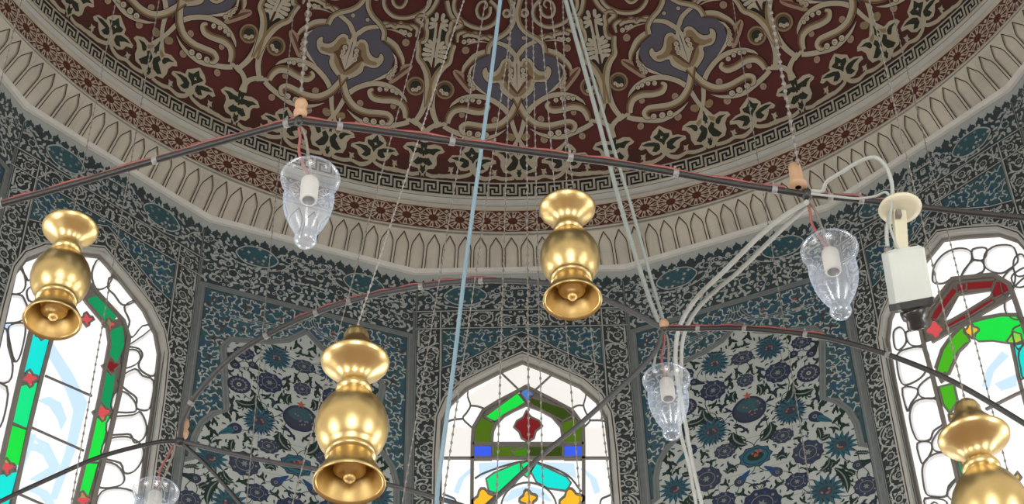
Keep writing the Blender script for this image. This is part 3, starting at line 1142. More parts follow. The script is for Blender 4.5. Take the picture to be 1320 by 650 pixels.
def ringed(a, c, r):
    a.disc(c, r, 't_navy', 3, 14, r * .9)
    a.disc(c, r * .76, 't_mid', 3.3, 14, r * .68)
    for i in range(14):
        t = 2 * PI * i / 14
        a.disc((c[0] + r * .70 * math.cos(t), c[1] + r * .62 * math.sin(t)), r * .10, 't_navy', 3.6, 5)
    a.disc(c, r * .55, 't_plum', 3.6, 12, r * .5)
    a.disc(c, r * .2, 't_light', 4, 8)
    a.disc(c, r * .1, 't_navy', 4.3, 6)


def pome(a, c, r, rng):
    P = cr([(0, .95), (.55, .80), (.98, .25), (.95, -.35), (.55, -.82), (0, -.95), (-.55, -.82), (-.95, -.35), (-.98, .25), (-.55, .80)], 3, True)
    a.poly([(c[0] + r * x * 1.03, c[1] + r * y) for x, y in P], 't_navy', 3)
    a.poly([(c[0] + r * x * .88, c[1] + r * y * .84) for x, y in P], 't_plum', 3.3)
    a.poly([(c[0] + r * x * .72, c[1] + r * (y * .5 + .30)) for x, y in P], 't_teal', 3.6)
    for i in range(16):
        t, q = rng.uniform(0, 6.3), rng.uniform(.2, .8)
        a.disc((c[0] + r * q * math.cos(t), c[1] + r * q * .8 * math.sin(t)), r * .06, rng.choice(('t_red', 't_red', 't_turq', 't_mid')), 4, 5)
    a.star((c[0], c[1] + r * 1.02), r * .30, r * .13, 5, 't_red', 4.2, PI / 2)


def tealflat(a, c, r, rng):
    a.star(c, r, r * .86, 9, 't_navy', 3, 0, .76)
    a.star(c, r * .92, r * .80, 9, 't_turq', 3.3, 0, .74)
    a.stroke([(c[0] + r * .72 * math.cos(2 * PI * i / 12), c[1] + r * .52 * math.sin(2 * PI * i / 12)) for i in range(12)], r * .06, 't_navy', 3.6, True)
    a.disc(c, r * .48, 't_leaf', 3.7, 9, r * .3)
    for i in range(9):
        a.disc((c[0] + r * rng.uniform(-.45, .45), c[1] + r * rng.uniform(.0, .35)), r * .08, 't_red', 4, 5)


def tulip(a, c, ang, r, m='t_navy', tail='t_turq'):
    def T(x, y):
        return (c[0] + r * (math.cos(ang) * x - math.sin(ang) * y), c[1] + r * (math.sin(ang) * x + math.cos(ang) * y))
    a.poly([T(*p) for p in cr([(-.9, 0), (-.5, .62), (.25, .60), (.75, .30), (.75, -.30), (.25, -.60), (-.5, -.62)], 3, True)], m, 3)
    a.poly([T(*p) for p in cr([(.2, .34), (.9, .36), (1.9, .02), (.9, -.34), (.2, -.34)], 3, True)], tail, 3.3)
    a.stroke([T(.3, 0), T(1.6, .02)], r * .07, 't_navy', 3.6)
    a.disc(T(-.2, 0), r * .26, 't_mid', 3.5, 7)
    a.disc(T(-.2, 0), r * .15, m, 3.8, 6)


def sprig(a, c, r, rng):
    """A dark bud with two curling leaves."""
    t = rng.uniform(0, 6.3)
    a.disc(c, r * .70, rng.choice(('t_leaf', 't_leaf', 't_navy')), 2.6, 7, r * .52, t)
    for s in (.6, 2.4, 4.4):
        a.leaf(c, t + s, r * 1.6, r * .75, 't_leaf', 2.4, rng.uniform(-.5, .5))


def bigleaf(a, p, q, w, bend=.2):
    p, q = np.array(p), np.array(q)
    d = q - p
    n = np.array([-d[1], d[0]])
    ax = cr([tuple(p), tuple(p + d * .33 + n * bend), tuple(p + d * .7 + n * bend * .9), tuple(q)], 5)
    a.stroke(ax, [w * .2, w, w * .95, w * .7, w * .05], 't_leaf', 2.8)
    a.stroke(ax, [w * .05, w * .16, w * .16, w * .03], 't_mid', 3.1)
    P = np.array(ax)
    for i in range(3, len(P) - 3, 2):
        t = P[i + 1] - P[i - 1]
        t = t / np.linalg.norm(t)
        m = np.array([-t[1], t[0]])
        for s in (-1, 1):
            b = P[i] + m * s * w * .4
            a.tris([tuple(b - t * w * .2), tuple(b + t * w * .25), tuple(b + m * s * w * .28 + t * w * .25)], [(0, 1, 2)], 't_leaf', 2.8)


def floral_wall_art(seed):
    rng = random.Random(seed)
    A = Art()
    A.poly([(-HW, DRUM_LOW), (HW, DRUM_LOW), (HW, 0.02), (-HW, 0.02)], 't_deep', 0)
    frieze(A, rng, -.575, True)
    K = 1

    def t(o, s, X, Y):
        return wall_uv(K, o[0] + X / s, o[1] + Y / s)
    P0, P5, P6, P7 = ((840, 400), 2.6), ((930, 430), 5.907), ((1000, 500), 4.333), ((900, 530), 5.414)
    half = [(0, -.795)] + [wall_uv(K, *p) for p in ((975, 427), (1000, 428), (1050, 423), (1060, 432), (1061, 514))] + [(.585, -1.70), (.655, -1.80), (.690, -1.93), (.695, -2.10), (.742, -2.12), (.742, -3.62)]
    pan = half + [(-u, v) for u, v in half[::-1][:-1]]
    A.poly(pan, 't_white', 1)
    # blue border with cloud scrolls
    up = [(0, -.628), (.738, -.628), (.738, -2.07)] + half[:10][::-1]
    h = Art()
    h.poly(up, 't_teal', 1)
    clouds(h, up, rng, .047, .026, more=('t_deep', 't_blue', 't_turq', 't_blue', 't_brown'))
    for i in range(5):
        q = (rng.uniform(.08, .68), rng.uniform(-.70, -.78))
        h.disc(q, .018, rng.choice(('t_red', 't_yell', 't_brown')), 1.8, 6, .009, rng.uniform(0, 3))
    # arch lines
    h.stroke(half[:11], .046, 'trim', 3)
    h.stroke(half[:11], .030, 't_mid', 3.2)
    h.stroke(half[:11], .018, 'trim', 3.4)
    # fine sheaf of lines over the flat arch
    for d in (.0, .016, .032):
        h.stroke(cr([(0.012 + d, -.640), (.02 + d, -.74 + d), (.12, -.815 + d), (.30, -.845 + d), (.52, -.85 + d)], 5), .004, 't_light', 3.5)
    # grey trims
    h.poly([(.735, -.60), (HW, -.60), (HW, DRUM_LOW), (.735, DRUM_LOW)], 'trim', 4)
    h.stroke([(.757, -.62), (.757, DRUM_LOW)], .008, 't_mid', 4.3)
    h.stroke([(.737, -.62), (.737, DRUM_LOW)], .004, 't_dark', 4.3)
    h.poly([(0, -.578), (HW, -.578), (HW, -.626), (0, -.626)], 'trim', 3.8)
    for v in (-.586, -.602, -.618):
        h.stroke([(0, v), (HW, v)], .005, 't_mid', 4.1)
    # flowers, right half; the middle ones stand on the axis
    spots = []

    def put(fn, o, X, Y, r, axis=False, *args):
        c = t(o[0], o[1], X, Y)
        rr = r / o[1] * .0063
        if axis:
            c = (0.0, c[1])
        spots.append((c[0], c[1], rr))
        fn(A if axis else h, c, rr, *args)
    put(rosette, P5, 170, 185, 80, True, rng, 't_plum', .72)
    put(rosette, P5, 197, 355, 60, True, rng, 't_plum')
    put(pome, P5, 235, 575, 108, True, rng)
    put(tealflat, P7, 432, 310, 104, True, rng)
    put(rosette, P7, 495, 640, 120, True, rng, 't_navy')
    put(lotus, P5, 365, 115, 98, False, rng)
    put(rosette, P5, 612, 68, 74, False, rng, 't_navy', .75)
    put(ringed, P5, 665, 305, 78)
    put(lotus, P5, 525, 590, 108, False, rng)
    put(rosette, P5, 430, 300, 92, False, rng, 't_navy')
    put(rosette, P6, 40, 270, 54, False, rng, 't_plum', .8)
    put(rosette, P6, 180, 362, 76, False, rng, 't_plum')
    put(lotus, P6, 366, 322, 76, False, rng)
    put(rosette, P6, 120, 526, 58, False, rng, 't_navy', .85)
    put(lotus, P6, 280, 578, 88, False, rng)
    put(rosette, P6, 507, 552, 60, False, rng, 't_plum')
    for X, Y, an, r in ((228, 165, -.62, 50),):
        c = t(*P6, X, Y)
        tulip(h, c, an, r / 4.333 * .0056)
        spots.append((c[0], c[1], .07)); spots.append((c[0] + .06, c[1] - .04, .05))
    for X, Y, an, r in ((545, 425, 2.4, 52), (690, 145, 1.2, 0)):
        if r:
            c = t(*P7, X, Y)
            tulip(h, c, an, r / 5.414 * .0056, 't_plum', 't_blue')
            spots.append((c[0], c[1], .07))
    for X, Y, an, r in ((690, 145, .9, 55), (545, 165, 3.6, 46)):
        c = t(*P5, X, Y)
        tulip(h, c, an, r / 5.907 * .0056, 't_navy', 't_leaf')
        spots.append((c[0], c[1], .055))
    c = t(*P6, 470, 430)
    tulip(h, c, .1, .055, 't_plum', 't_leaf'); spots.append((c[0], c[1], .07))
    for o, x0, y0, x1, y1, w, b in ((P5, 545, 395, 400, 585, 60, .22), (P5, 700, 425, 545, 455, 42, .15), (P5, 400, 10, 262, 75, 30, .1), (P5, 272, 395, 290, 480, 40, .2),
                                    (P6, 330, 450, 402, 590, 34, .12), (P6, 300, 392, 240, 470, 24, .2), (P6, 232, 225, 248, 290, 24, .1), (P6, 305, 260, 245, 290, 20, .1),
                                    (P6, 440, 368, 530, 366, 16, .05), (P6, 395, 470, 445, 490, 22, .1), (P7, 505, 80, 430, 215, 50, .2), (P7, 620, 330, 548, 350, 34, -.4)):
        p, q = t(*o, x0, y0), t(*o, x1, y1)
        bigleaf(h, p, q, w / o[1] * .0075, b)
        for f in (.25, .6, .9):
            spots.append((p[0] + (q[0] - p[0]) * f, p[1] + (q[1] - p[1]) * f, w / o[1] * .0035 + .012))
    # flowers below the picture
    for fn, u, v, r in ((lotus, .55, -2.95, .10), (rosette, .30, -2.86, .075), (rosette, .62, -2.70, .06), (lotus, .22, -3.15, .11), (rosette, .48, -3.25, .08), (rosette, .12, -2.72, .05), (rosette, .66, -3.38, .06)):
        fn(h, (u, v), r, rng); spots.append((u, v, r))
    tealflat(A, (0, -2.98), .1, rng); spots.append((0, -2.98, .1))
    reg = half + [(0, -3.62)]
    # stems from each blossom to the next one along
    big = [s for s in spots if s[2] > .04]
    for i, s in enumerate(big):
        ds = sorted(big, key=lambda q: (q[0] - s[0]) ** 2 + (q[1] - s[1]) ** 2)[1:3]
        for q in ds:
            mx, my = (s[0] + q[0]) / 2, (s[1] + q[1]) / 2
            n = (-(q[1] - s[1]) * .22, (q[0] - s[0]) * .22)
            m = (mx + n[0], my + n[1])
            if inside(m, reg):
                h.stroke(cr([s[:2], m, q[:2]], 5), .0055, 't_leaf', 2.2)
    for p in poisson(reg, .058, rng, [(s[0], s[1], s[2] + .024) for s in spots], .032):
        sprig(h, p, rng.uniform(.024, .034), rng)
        spots.append((p[0], p[1], .030))
    for p in poisson(reg, .036, rng, [(s[0], s[1], s[2] + .010) for s in spots], .030):
        h.leaf(p, rng.uniform(0, 6.3), .034, .014, rng.choice(('t_leaf', 't_leaf', 't_navy', 't_teal')), 2.4, rng.uniform(-.6, .6))
    mirror(A, h)
    for i in range(10):                     # tile joints
        v = -1.0 - i * .27
        A.stroke([(-.5, v), (.5, v)], .0025, 't_mid', 2.1)
    for s in (-.27, .27):
        A.stroke([(s, -.95), (s, -3.6)], .0035, 't_mid', 2.1)
    return A


SIDES = ['north', 'north_northeast', 'northeast', 'east_northeast', 'east', 'east_southeast', 'southeast', 'south_southeast', 'south',
         'south_southwest', 'southwest', 'west_southwest', 'west', 'west_northwest', 'northwest', 'north_northwest']
ART_W = window_wall_art(3)
ART_F = floral_wall_art(5)


def plain_art(win):
    A = Art()
    rect = [(-HW, DRUM_LOW), (HW, DRUM_LOW), (HW, 0.02), (-HW, 0.02)]
    A.poly(rect, 't_mid', 0, holes=[OPENING[::-1]] if win else ())
    A.poly([(-HW, -.03), (HW, -.03), (HW, -.5), (-HW, -.5)], 't_deep', 1)
    for s in (-1, 1):
        A.poly([(s * .6, -.5), (s * HW, -.5), (s * HW, DRUM_LOW), (s * .6, DRUM_LOW)], 't_deep', 1)
    return A


def ribbon(mb, pts, w, mp, d0, d1, m, closed=False):
    """A bar of glazing tracery with real depth."""
    A = Art()
    A.stroke(pts, w, m, 0, closed)
    V, T, _, _ = A.arrays()
    n = len(pts)
    P1 = mp(V[:, 0], V[:, 1], np.full(len(V), d1))
    P0 = mp(V[:, 0], V[:, 1], np.full(len(V), d0))
    mb.faces(P1, T[:, [0, 1, 2]], m)
    k = n if closed else n - 1
    Q = []
    for i in range(k):
        j = (i + 1) % n
        Q += [(i, j, len(V) + j, len(V) + i), (n + i, len(V) + n + i, len(V) + n + j, n + j)]
    if not closed:
        Q += [(0, len(V), len(V) + n, n), (n - 1, 2 * n - 1, len(V) + 2 * n - 1, len(V) + n - 1)]
    mb.faces(np.vstack([P1, P0]), Q, m)


GD = .055                                  # depth of the glass behind the tiles


def window(k, num, panes, bars, white='g_white'):
    a = 2 * PI / NF * k
    c = np.array([math.sin(a) * (AP + .03), math.cos(a) * (AP + .03), HC - 2.0])
    w = empty('window_%d' % num, c)
    tag(w, kind='structure')
    mp, mg = wall_map(k), wall_map(k, GD)
    mb = MB()
    # reveal and raised plaster border
    n = len(OPENING)
    U = np.array(OPENING)
    P0, P1 = mp(U[:, 0], U[:, 1], np.full(n, .012)), mp(U[:, 0], U[:, 1], np.full(n, -GD - .02))
    mb.faces(np.vstack([P0, P1]), [(i, n + i, n + (i + 1) % n, (i + 1) % n) for i in range(n)], 'plaster')
    ribbon(mb, offset_poly(OPENING, FRAME_W * .35), FRAME_W * .7, mp, 0, .012, 'plaster', True)
    ribbon(mb, offset_poly(OPENING, FRAME_W * .86), FRAME_W * .28, mp, 0, .010, 'stone_j', True)
    ribbon(mb, offset_poly(OPENING, FRAME_W * 1.12), FRAME_W * .3, mp, 0, .012, 'plaster', True)
    mb.build('window_frame', w, c)
    mb = MB()
    A = Art()
    A.poly(OPENING, white, 0)
    for m, pts in panes:
        if len(pts) > 2:
            A.poly(pts, m, 1 if m in ('g_ice', 'g_shade', 'g_cream', 'g_pink') else 0.6 if m == 'tracery' else 1.3 if m in ('g_white', 'g_cream2') else 2)
    mb.art(A, mg, eps=.0015)
    mb.build('panes', w, c)
    mb = MB()
    ribbon(mb, offset_poly(OPENING, -.010), .022, mg, -.006, .022, 'tracery', True)
    for m, wd, pts, cl in bars:
        ribbon(mb, pts, wd, mg, -.006, .018 if wd > .012 else .012, m, cl)
    mb.build('tracery', w, c)
    return w


def tracer(k, ox, oy, s):
    return lambda pts: [wall_uv(k, ox + X / s, oy + Y / s, GD) for X, Y in pts]


def widen(p, f=1.22):
    P = np.array(p, float)
    c = P.mean(0)
    d = np.array([1.0, .25])
    return [tuple(c + (q - c) * f) for q in P]


def blob(c, r, n=12, lob=.22, k=4, rot=.8):
    return [(c[0] + r * (1 + lob * math.cos(k * t + rot)) * math.cos(t), c[1] + r * (1 + lob * math.cos(k * t + rot)) * math.sin(t)) for t in np.linspace(0, 2 * PI, n * 2, endpoint=False)]


TR, TD = 'tracery', 'tracery_d'


def mir(pts):
    return [(-u, v) for u, v in pts]


def cell(panes, bars, q):
    c = np.mean(np.array(q), 0)
    panes.append(('g_shade', q))  # dimmer rim paints in the inner shadow along the cell's edge
    panes.append(('g_cream2', [tuple(c + (np.array(p) - c) * .86 + np.array([.004, -.006])) for p in q]))
    bars.append((TD, .008, q, True))


def finish(panes, bars, take):
    """The flank of a window beyond the picture edge mirrors the one in view; lobed cells run on down to the sill."""
    if take:
        for m, p in list(panes):
            if m in ('g_shade', 'g_cream2') and take(np.mean(np.array(p), 0)):
                panes.append((m, mir(p)))
        for m, w, p, cl in list(bars):
            if m == TD and take(np.mean(np.array(p), 0)):
                bars.append((m, w, mir(p), cl))
    for s in (-1, 1):
        v = -2.72 if take else -2.25
        i = 0
        while v > -3.35:
            r = .085 if i % 2 else .060
            v -= r
            cell(panes, bars, blob((s * (.47 if i % 2 else .50), v), r, 10, .10, 5, i))
            v -= r
            i += 1
        if take:
            bars.append((TR, .026, [(s * .355, -3.0), (s * .355, -3.45)], False))
    for v in ((-3.1,) if take else (-2.45, -2.95)):
        bars.append((TD, .011, [(-.33, v), (.33, v)], False))


M['g_cream2'] = M['g_white']
# ---- window in the middle
t = tracer(0, 540, 450, 3.25)
bars, panes = [], []
panes += [('g_cream', t(p)) for p in ([(455, 62), (345, 106), (430, 185), (447, 165), (480, 180), (560, 108)], [(345, 106), (205, 200), (215, 240), (270, 250), (425, 185)], [(560, 108), (700, 195), (690, 240), (640, 255), (490, 165)])]
panes += [('g_cream', t(p)) for p in ([(105, 330), (222, 330), (222, 455), (105, 455)], [(690, 330), (800, 330), (805, 455), (690, 455)])]
gp = [('g_green', [(277, 287), (405, 195), (437, 232), (322, 302)]), ('g_olive', [(236, 393), (240, 330), (266, 290), (312, 312), (302, 393)]),
      ('g_dol', [(475, 208), (600, 250), (640, 285), (602, 302), (480, 237)]), ('g_olive', [(645, 300), (680, 330), (674, 393), (612, 393), (602, 318)]),
      ('g_sky', [(428, 185), (452, 170), (478, 190), (455, 226)]), ('g_blue', [(234, 410), (300, 410), (300, 455), (234, 455)]), ('g_blue', [(612, 410), (680, 410), (680, 455), (612, 455)]),
      ('g_olive', [(320, 412), (450, 412), (450, 454), (320, 454)]), ('g_leaf', [(390, 430), (450, 415), (450, 452), (405, 452)]), ('g_dol', [(465, 412), (592, 412), (592, 454), (465, 454)]),
      ('g_mint', [(290, 547), (320, 525), (415, 485), (430, 520), (385, 578), (335, 602), (300, 592)]), ('g_cyan', [(478, 520), (502, 488), (610, 540), (627, 562), (610, 592), (540, 582), (500, 560)]),
      ('g_mint', [(428, 487), (455, 475), (476, 500), (455, 537), (430, 520)])]
panes += [(m, widen(t(p), 1.14)) for m, p in gp]
for m, p in gp:
    bars.append((TR, .009, widen(t(p), 1.14), True))
panes.insert(0, ('tracery', t([(222, 470), (224, 400), (228, 335), (270, 262), (420, 178), (448, 162), (482, 178), (642, 262), (688, 325), (690, 470), (608, 470), (606, 397), (596, 330), (560, 288), (450, 238), (355, 285), (322, 320), (306, 397), (306, 470)])))
fl = [(450, 262), (470, 288), (502, 303), (517, 325), (490, 347), (482, 376), (456, 392), (430, 376), (420, 350), (398, 330), (410, 305), (436, 290)]
panes.append(('g_red', t(fl)))
bars.append((TR, .012, t(fl), True))
for c, r, m in (((275, 640), 44, 'g_amber'), ((640, 640), 44, 'g_amber'), ((458, 632), 32, 'g_amber')):
    b = t(blob(c, r))
    panes.append((m, b)); bars.append((TR, .013, b, True))
for p in ([(145, 600), (165, 545), (215, 500), (240, 500), (190, 545), (165, 610)], [(760, 600), (745, 545), (690, 500), (670, 500), (715, 545), (735, 610)], [(250, 480), (400, 470), (300, 520), (255, 545)], [(520, 475), (650, 480), (660, 545), (610, 520)],
          [(110, 640), (120, 605), (150, 640), (150, 700), (110, 700)], [(350, 640), (390, 590), (455, 575), (520, 590), (560, 640), (540, 640), (455, 600), (375, 640)]):
    panes.append(('g_ice', t(p)))
W5 = .024
bars += [(TR, W5, t([(222, 900), (222, 650), (224, 400), (228, 335), (270, 262), (330, 225), (420, 178), (448, 162), (482, 178), (560, 218), (642, 262), (688, 325), (690, 400), (690, 650), (692, 900)]), False),
         (TR, W5 * .8, t([(306, 397), (308, 350), (322, 320), (355, 285), (400, 260), (450, 238), (510, 260), (560, 288), (596, 330), (606, 397)]), False),
         (TR, W5 * .9, t([(225, 401), (690, 401)]), False), (TR, W5 * .9, t([(225, 461), (690, 461)]), False),
         (TR, .016, t([(105, 461), (225, 461)]), False), (TR, .016, t([(690, 461), (806, 461)]), False),
         (TR, .014, t([(310, 405), (310, 458)]), False), (TR, .014, t([(603, 405), (603, 458)]), False),
         (TR, .014, t([(306, 310), (275, 288)]), False), (TR, .014, t([(600, 310), (642, 288)]), False),
         (TR, .012, t([(348, 106), (430, 185)]), False), (TR, .012, t([(560, 108), (482, 180)]), False)]
for p in ([(205, 180), (205, 205), (216, 240), (200, 270), (185, 295), (222, 332)], [(112, 312), (140, 300), (185, 295)], [(216, 240), (245, 243), (272, 252)],
          [(700, 190), (697, 210), (690, 240), (700, 270), (716, 302), (690, 332)], [(790, 308), (760, 302), (716, 302)], [(690, 240), (665, 240), (640, 252)],
          [(100, 610), (125, 620), (150, 632), (158, 660), (150, 700)], [(812, 610), (790, 620), (765, 632), (757, 660)], [(340, 700), (350, 635), (385, 585), (455, 562), (530, 585), (570, 635), (580, 700)],
          [(235, 545), (280, 520), (410, 478), (500, 480), (620, 530), (680, 600)]):
    bars.append((TD, .0095, cr(t(p), 4), False))
finish(panes, bars, None)
window(0, 1, panes, bars)

# ---- window on the left
t = tracer(-2, 0, 310, 1.912)
bars, panes = [], []
gp = [('g_emer', [(215, 150), (237, 140), (285, 185), (266, 207)]), ('g_emer', [(274, 226), (300, 216), (303, 260), (286, 300), (264, 290)]), ('g_emer', [(254, 332), (282, 326), (270, 410), (240, 404)]),
      ('g_green', [(228, 446), (265, 440), (240, 546), (212, 536)]), ('g_green', [(208, 552), (238, 552), (215, 630), (188, 630)]),
      ('g_cyan', [(80, 232), (122, 240), (100, 330), (62, 320)]), ('g_mint', [(52, 365), (92, 356), (72, 460), (28, 440)]), ('g_green', [(26, 457), (70, 468), (45, 550), (3, 540)]), ('g_cyan', [(-8, 585), (38, 576), (18, 650), (-30, 650)]),
      ('g_emer', [(182, 660), (206, 660), (190, 740), (165, 740)])]
panes += [(m, widen(t(p), 1.12)) for m, p in gp]
for c, r in (((268, 208), 13), ((272, 311), 17), ((250, 425), 18), ((203, 641), 17), ((72, 342), 17), ((15, 560), 17), ((212, 196), 14), ((100, 232), 12)):
    b = t(blob(c, r, 8, .3, 4, .4))
    panes.append(('g_rose' if c[1] != 311 else 'g_red', b)); bars.append((TR, .012, b, True))
for p in ([(90, 395), (120, 385), (150, 400), (165, 440), (150, 470), (140, 440), (120, 410)], [(60, 520), (80, 500), (110, 505), (125, 530), (120, 560), (105, 530), (85, 520)], [(50, 610), (80, 600), (120, 620), (140, 660), (120, 660), (95, 630)], [(125, 245), (180, 330), (215, 400), (185, 520), (140, 640), (120, 640), (160, 520), (180, 420), (150, 340), (120, 290)], [(0, 200), (35, 205), (55, 240), (40, 260), (10, 235), (0, 230)], [(60, 470), (90, 480), (60, 560), (45, 600), (40, 560)], [(75, 480), (120, 500), (150, 560), (110, 600), (70, 590), (120, 560), (110, 520)]):
    panes.append(('g_ice', t(p)))
panes.insert(0, ('tracery', t([(200, 90), (240, 133), (302, 200), (315, 240), (292, 380), (262, 510), (225, 655), (190, 800), (150, 800), (180, 655), (214, 520), (243, 390), (268, 255), (262, 215), (212, 155), (170, 95)])))
panes.insert(0, ('tracery', t([(130, 130), (95, 180), (75, 225), (50, 330), (5, 530), (-40, 690), (0, 760), (30, 650), (68, 470), (98, 345), (126, 240), (150, 150)])))
panes.append(('g_pink', t([(262, 150), (290, 165), (300, 190), (285, 195), (262, 172)])))
bars += [(TR, .030, t([(200, 90), (240, 133), (302, 200), (315, 240), (292, 380), (262, 510), (225, 655), (190, 800)]), False),
         (TR, .022, t([(170, 95), (212, 155), (262, 215), (268, 255), (243, 390), (214, 520), (180, 655), (150, 800)]), False),
         (TR, .030, t([(130, 130), (95, 180), (75, 225), (50, 330), (5, 530), (-40, 690)]), False), (TR, .026, t([(150, 150), (126, 240), (98, 345), (68, 470), (30, 650), (0, 760)]), False)]
for p in ([(110, 335), (225, 385)], [(75, 462), (205, 520)], [(30, 620), (110, 655)], [(28, 455), (75, 470)], [(208, 548), (240, 550)]):
    bars.append((TD, .011, t(p), False))
CELLS = ([(305, 165), (335, 148), (362, 165), (383, 205), (350, 212), (325, 240), (312, 225), (318, 200)], [(315, 262), (330, 250), (352, 235), (386, 215), (388, 290), (378, 335), (350, 325), (340, 308), (350, 285), (340, 268)],
         [(305, 275), (335, 272), (345, 290), (332, 308), (300, 315)], [(290, 345), (330, 318), (350, 335), (377, 348), (372, 400), (362, 420), (335, 415), (335, 390), (310, 370)], [(280, 380), (305, 375), (328, 395), (335, 415), (325, 425), (275, 420)],
         [(268, 440), (325, 432), (345, 425), (360, 460), (352, 490), (330, 500), (320, 480), (290, 480), (262, 478)], [(258, 495), (300, 485), (325, 490), (350, 510), (350, 540), (330, 570), (305, 575), (295, 550), (250, 535)],
         [(245, 550), (285, 555), (305, 585), (295, 605), (255, 612), (235, 600)], [(250, 620), (295, 612), (332, 625), (330, 655), (240, 660)], [(245, 45), (275, 85), (262, 115), (235, 120), (225, 80)], [(275, 90), (335, 140), (325, 155), (300, 160), (280, 135), (265, 118)],
         [(60, 32), (120, 22), (110, 55), (90, 80), (70, 100), (62, 90), (45, 60)], [(-5, 95), (40, 55), (55, 75), (62, 110), (48, 132), (10, 130)], [(65, 125), (80, 115), (95, 130), (90, 150), (70, 150)],
         [(-10, 140), (45, 135), (60, 150), (68, 180), (50, 200), (20, 205), (-8, 200)], [(20, 215), (45, 205), (62, 215), (50, 280), (35, 300), (22, 250)], [(-20, 230), (14, 220), (18, 260), (30, 310), (20, 350), (-20, 340)], [(-40, 360), (15, 362), (10, 430), (-10, 470), (-50, 460)])
for c in CELLS:
    q = cr(t(c), 3, True)
    cell(panes, bars, q)
bars += [(TR, .030, cr(t([(130, 130), (137, 98), (160, 76), (200, 90)]), 4), False), (TR, .022, cr(t([(150, 150), (150, 118), (170, 95)]), 4), False)]
finish(panes, bars, lambda c: c[0] > .44 and -2.72 < c[1] < -2.0)
window(-2, 2, panes, bars)

# ---- window on the right
t = tracer(2, 1130, 290, 3.095)
t2 = tracer(2, 1130, 440, 3.095)
bars, panes = [], []
panes.append(('tracery', t([(180, 420), (205, 352), (305, 220), (470, 202), (532, 238), (550, 285), (360, 395), (280, 432), (230, 460), (196, 470)])))
panes.append(('g_white', t([(275, 385), (330, 285), (460, 265), (450, 285), (360, 345)])))
gp = [('g_red', [(326, 240), (360, 232), (358, 262), (326, 268)]), ('g_red', [(372, 230), (466, 224), (456, 256), (372, 262)]), ('g_red', [(482, 230), (512, 230), (532, 265), (472, 292), (466, 270)]),
      ('g_red', [(222, 372), (238, 338), (298, 262), (320, 276), (246, 376)]), ('g_red', [(270, 402), (350, 356), (355, 380), (275, 420)]), ('g_red', [(368, 346), (455, 296), (462, 312), (370, 370)]),
      ('g_green', [(398, 395), (500, 370), (560, 370), (588, 430), (575, 470), (520, 468), (470, 460), (420, 462), (400, 445)]), ('g_leaf', [(340, 420), (366, 470), (330, 505), (286, 590), (250, 572), (268, 500), (300, 455)]),
      ('g_cyan', [(545, 492), (610, 480), (640, 580), (572, 612), (560, 560)]), ('g_gold', [(526, 465), (550, 432), (575, 440), (580, 465), (545, 480)])]
panes += [(m, widen(t(p), 1.16)) for m, p in gp]
bars += [(TR, .009, widen(t(p), 1.16), True) for m, p in gp]
for c, r, m in (((236, 420), 33, 'g_rose'), ((381, 425), 25, 'g_amber')):
    b = t(blob(c, r)); panes.append((m, b)); bars.append((TR, .012, b, True))
gp = [('g_leaf', [(250, 185), (310, 170), (326, 240), (295, 290), (268, 255)]), ('g_emer', [(320, 440), (350, 470), (378, 540), (345, 560), (325, 500)]), ('g_gold', [(248, 140), (275, 128), (285, 148), (262, 165)]), ('g_gold', [(335, 485), (362, 470), (375, 495), (350, 512)]), ('g_gold', [(545, 550), (565, 525), (580, 545), (562, 570)]), ('g_gold', [(290, 295), (310, 290), (312, 305), (295, 318)])]
panes += [(m, t2(p)) for m, p in gp]
bars += [(TR, .012, t2(p), True) for m, p in gp]
for p in ([(420, 180), (440, 110), (500, 40), (530, 60), (470, 120), (450, 190)], [(470, 170), (560, 130), (560, 180), (500, 200)]):
    panes.append(('g_ice', t2(p)))
bars += [(TR, .030, t([(180, 420), (205, 352), (305, 220), (470, 202), (532, 238), (562, 320), (588, 400), (640, 560)]), False), (TR, .026, t([(180, 420), (196, 500), (225, 600), (240, 660)]) + t2([(290, 400), (320, 520), (350, 660), (390, 820)]), False),
         (TR, .018, t([(246, 385), (322, 282), (462, 262)]), False), (TR, .018, t([(258, 410), (360, 352), (470, 285)]), False), (TR, .018, t([(225, 470), (360, 392), (545, 290)]), False),
         (TR, .020, t([(240, 575), (265, 500), (300, 450), (345, 405), (400, 380), (500, 362), (560, 362), (600, 400)]), False),
         (TR, .016, t([(290, 600), (330, 510), (365, 475)]), False), (TR, .015, t2([(440, 275), (560, 215), (640, 180)]), False), (TR, .02, t([(545, 480), (570, 610)]) + t2([(600, 260)]), False)]
CELLS3 = ([(225, 215), (235, 160), (275, 115), (330, 95), (375, 105), (382, 140), (350, 185), (335, 212), (300, 218), (270, 235), (235, 235)], [(440, 110), (480, 85), (540, 85), (560, 115), (565, 150), (530, 180), (500, 195), (465, 190), (435, 170), (430, 140)],
          [(385, 100), (440, 95), (430, 140), (390, 140)], [(350, 190), (385, 145), (425, 150), (425, 190), (345, 212)], [(560, 190), (600, 175), (600, 240), (560, 250), (540, 215)], [(70, 430), (95, 410), (115, 430), (120, 470), (95, 500), (75, 490)],
          [(120, 430), (165, 420), (180, 440), (185, 480), (150, 485), (128, 470)], [(85, 520), (130, 495), (180, 490), (205, 510), (210, 550), (190, 600), (150, 630), (110, 640), (90, 600)])
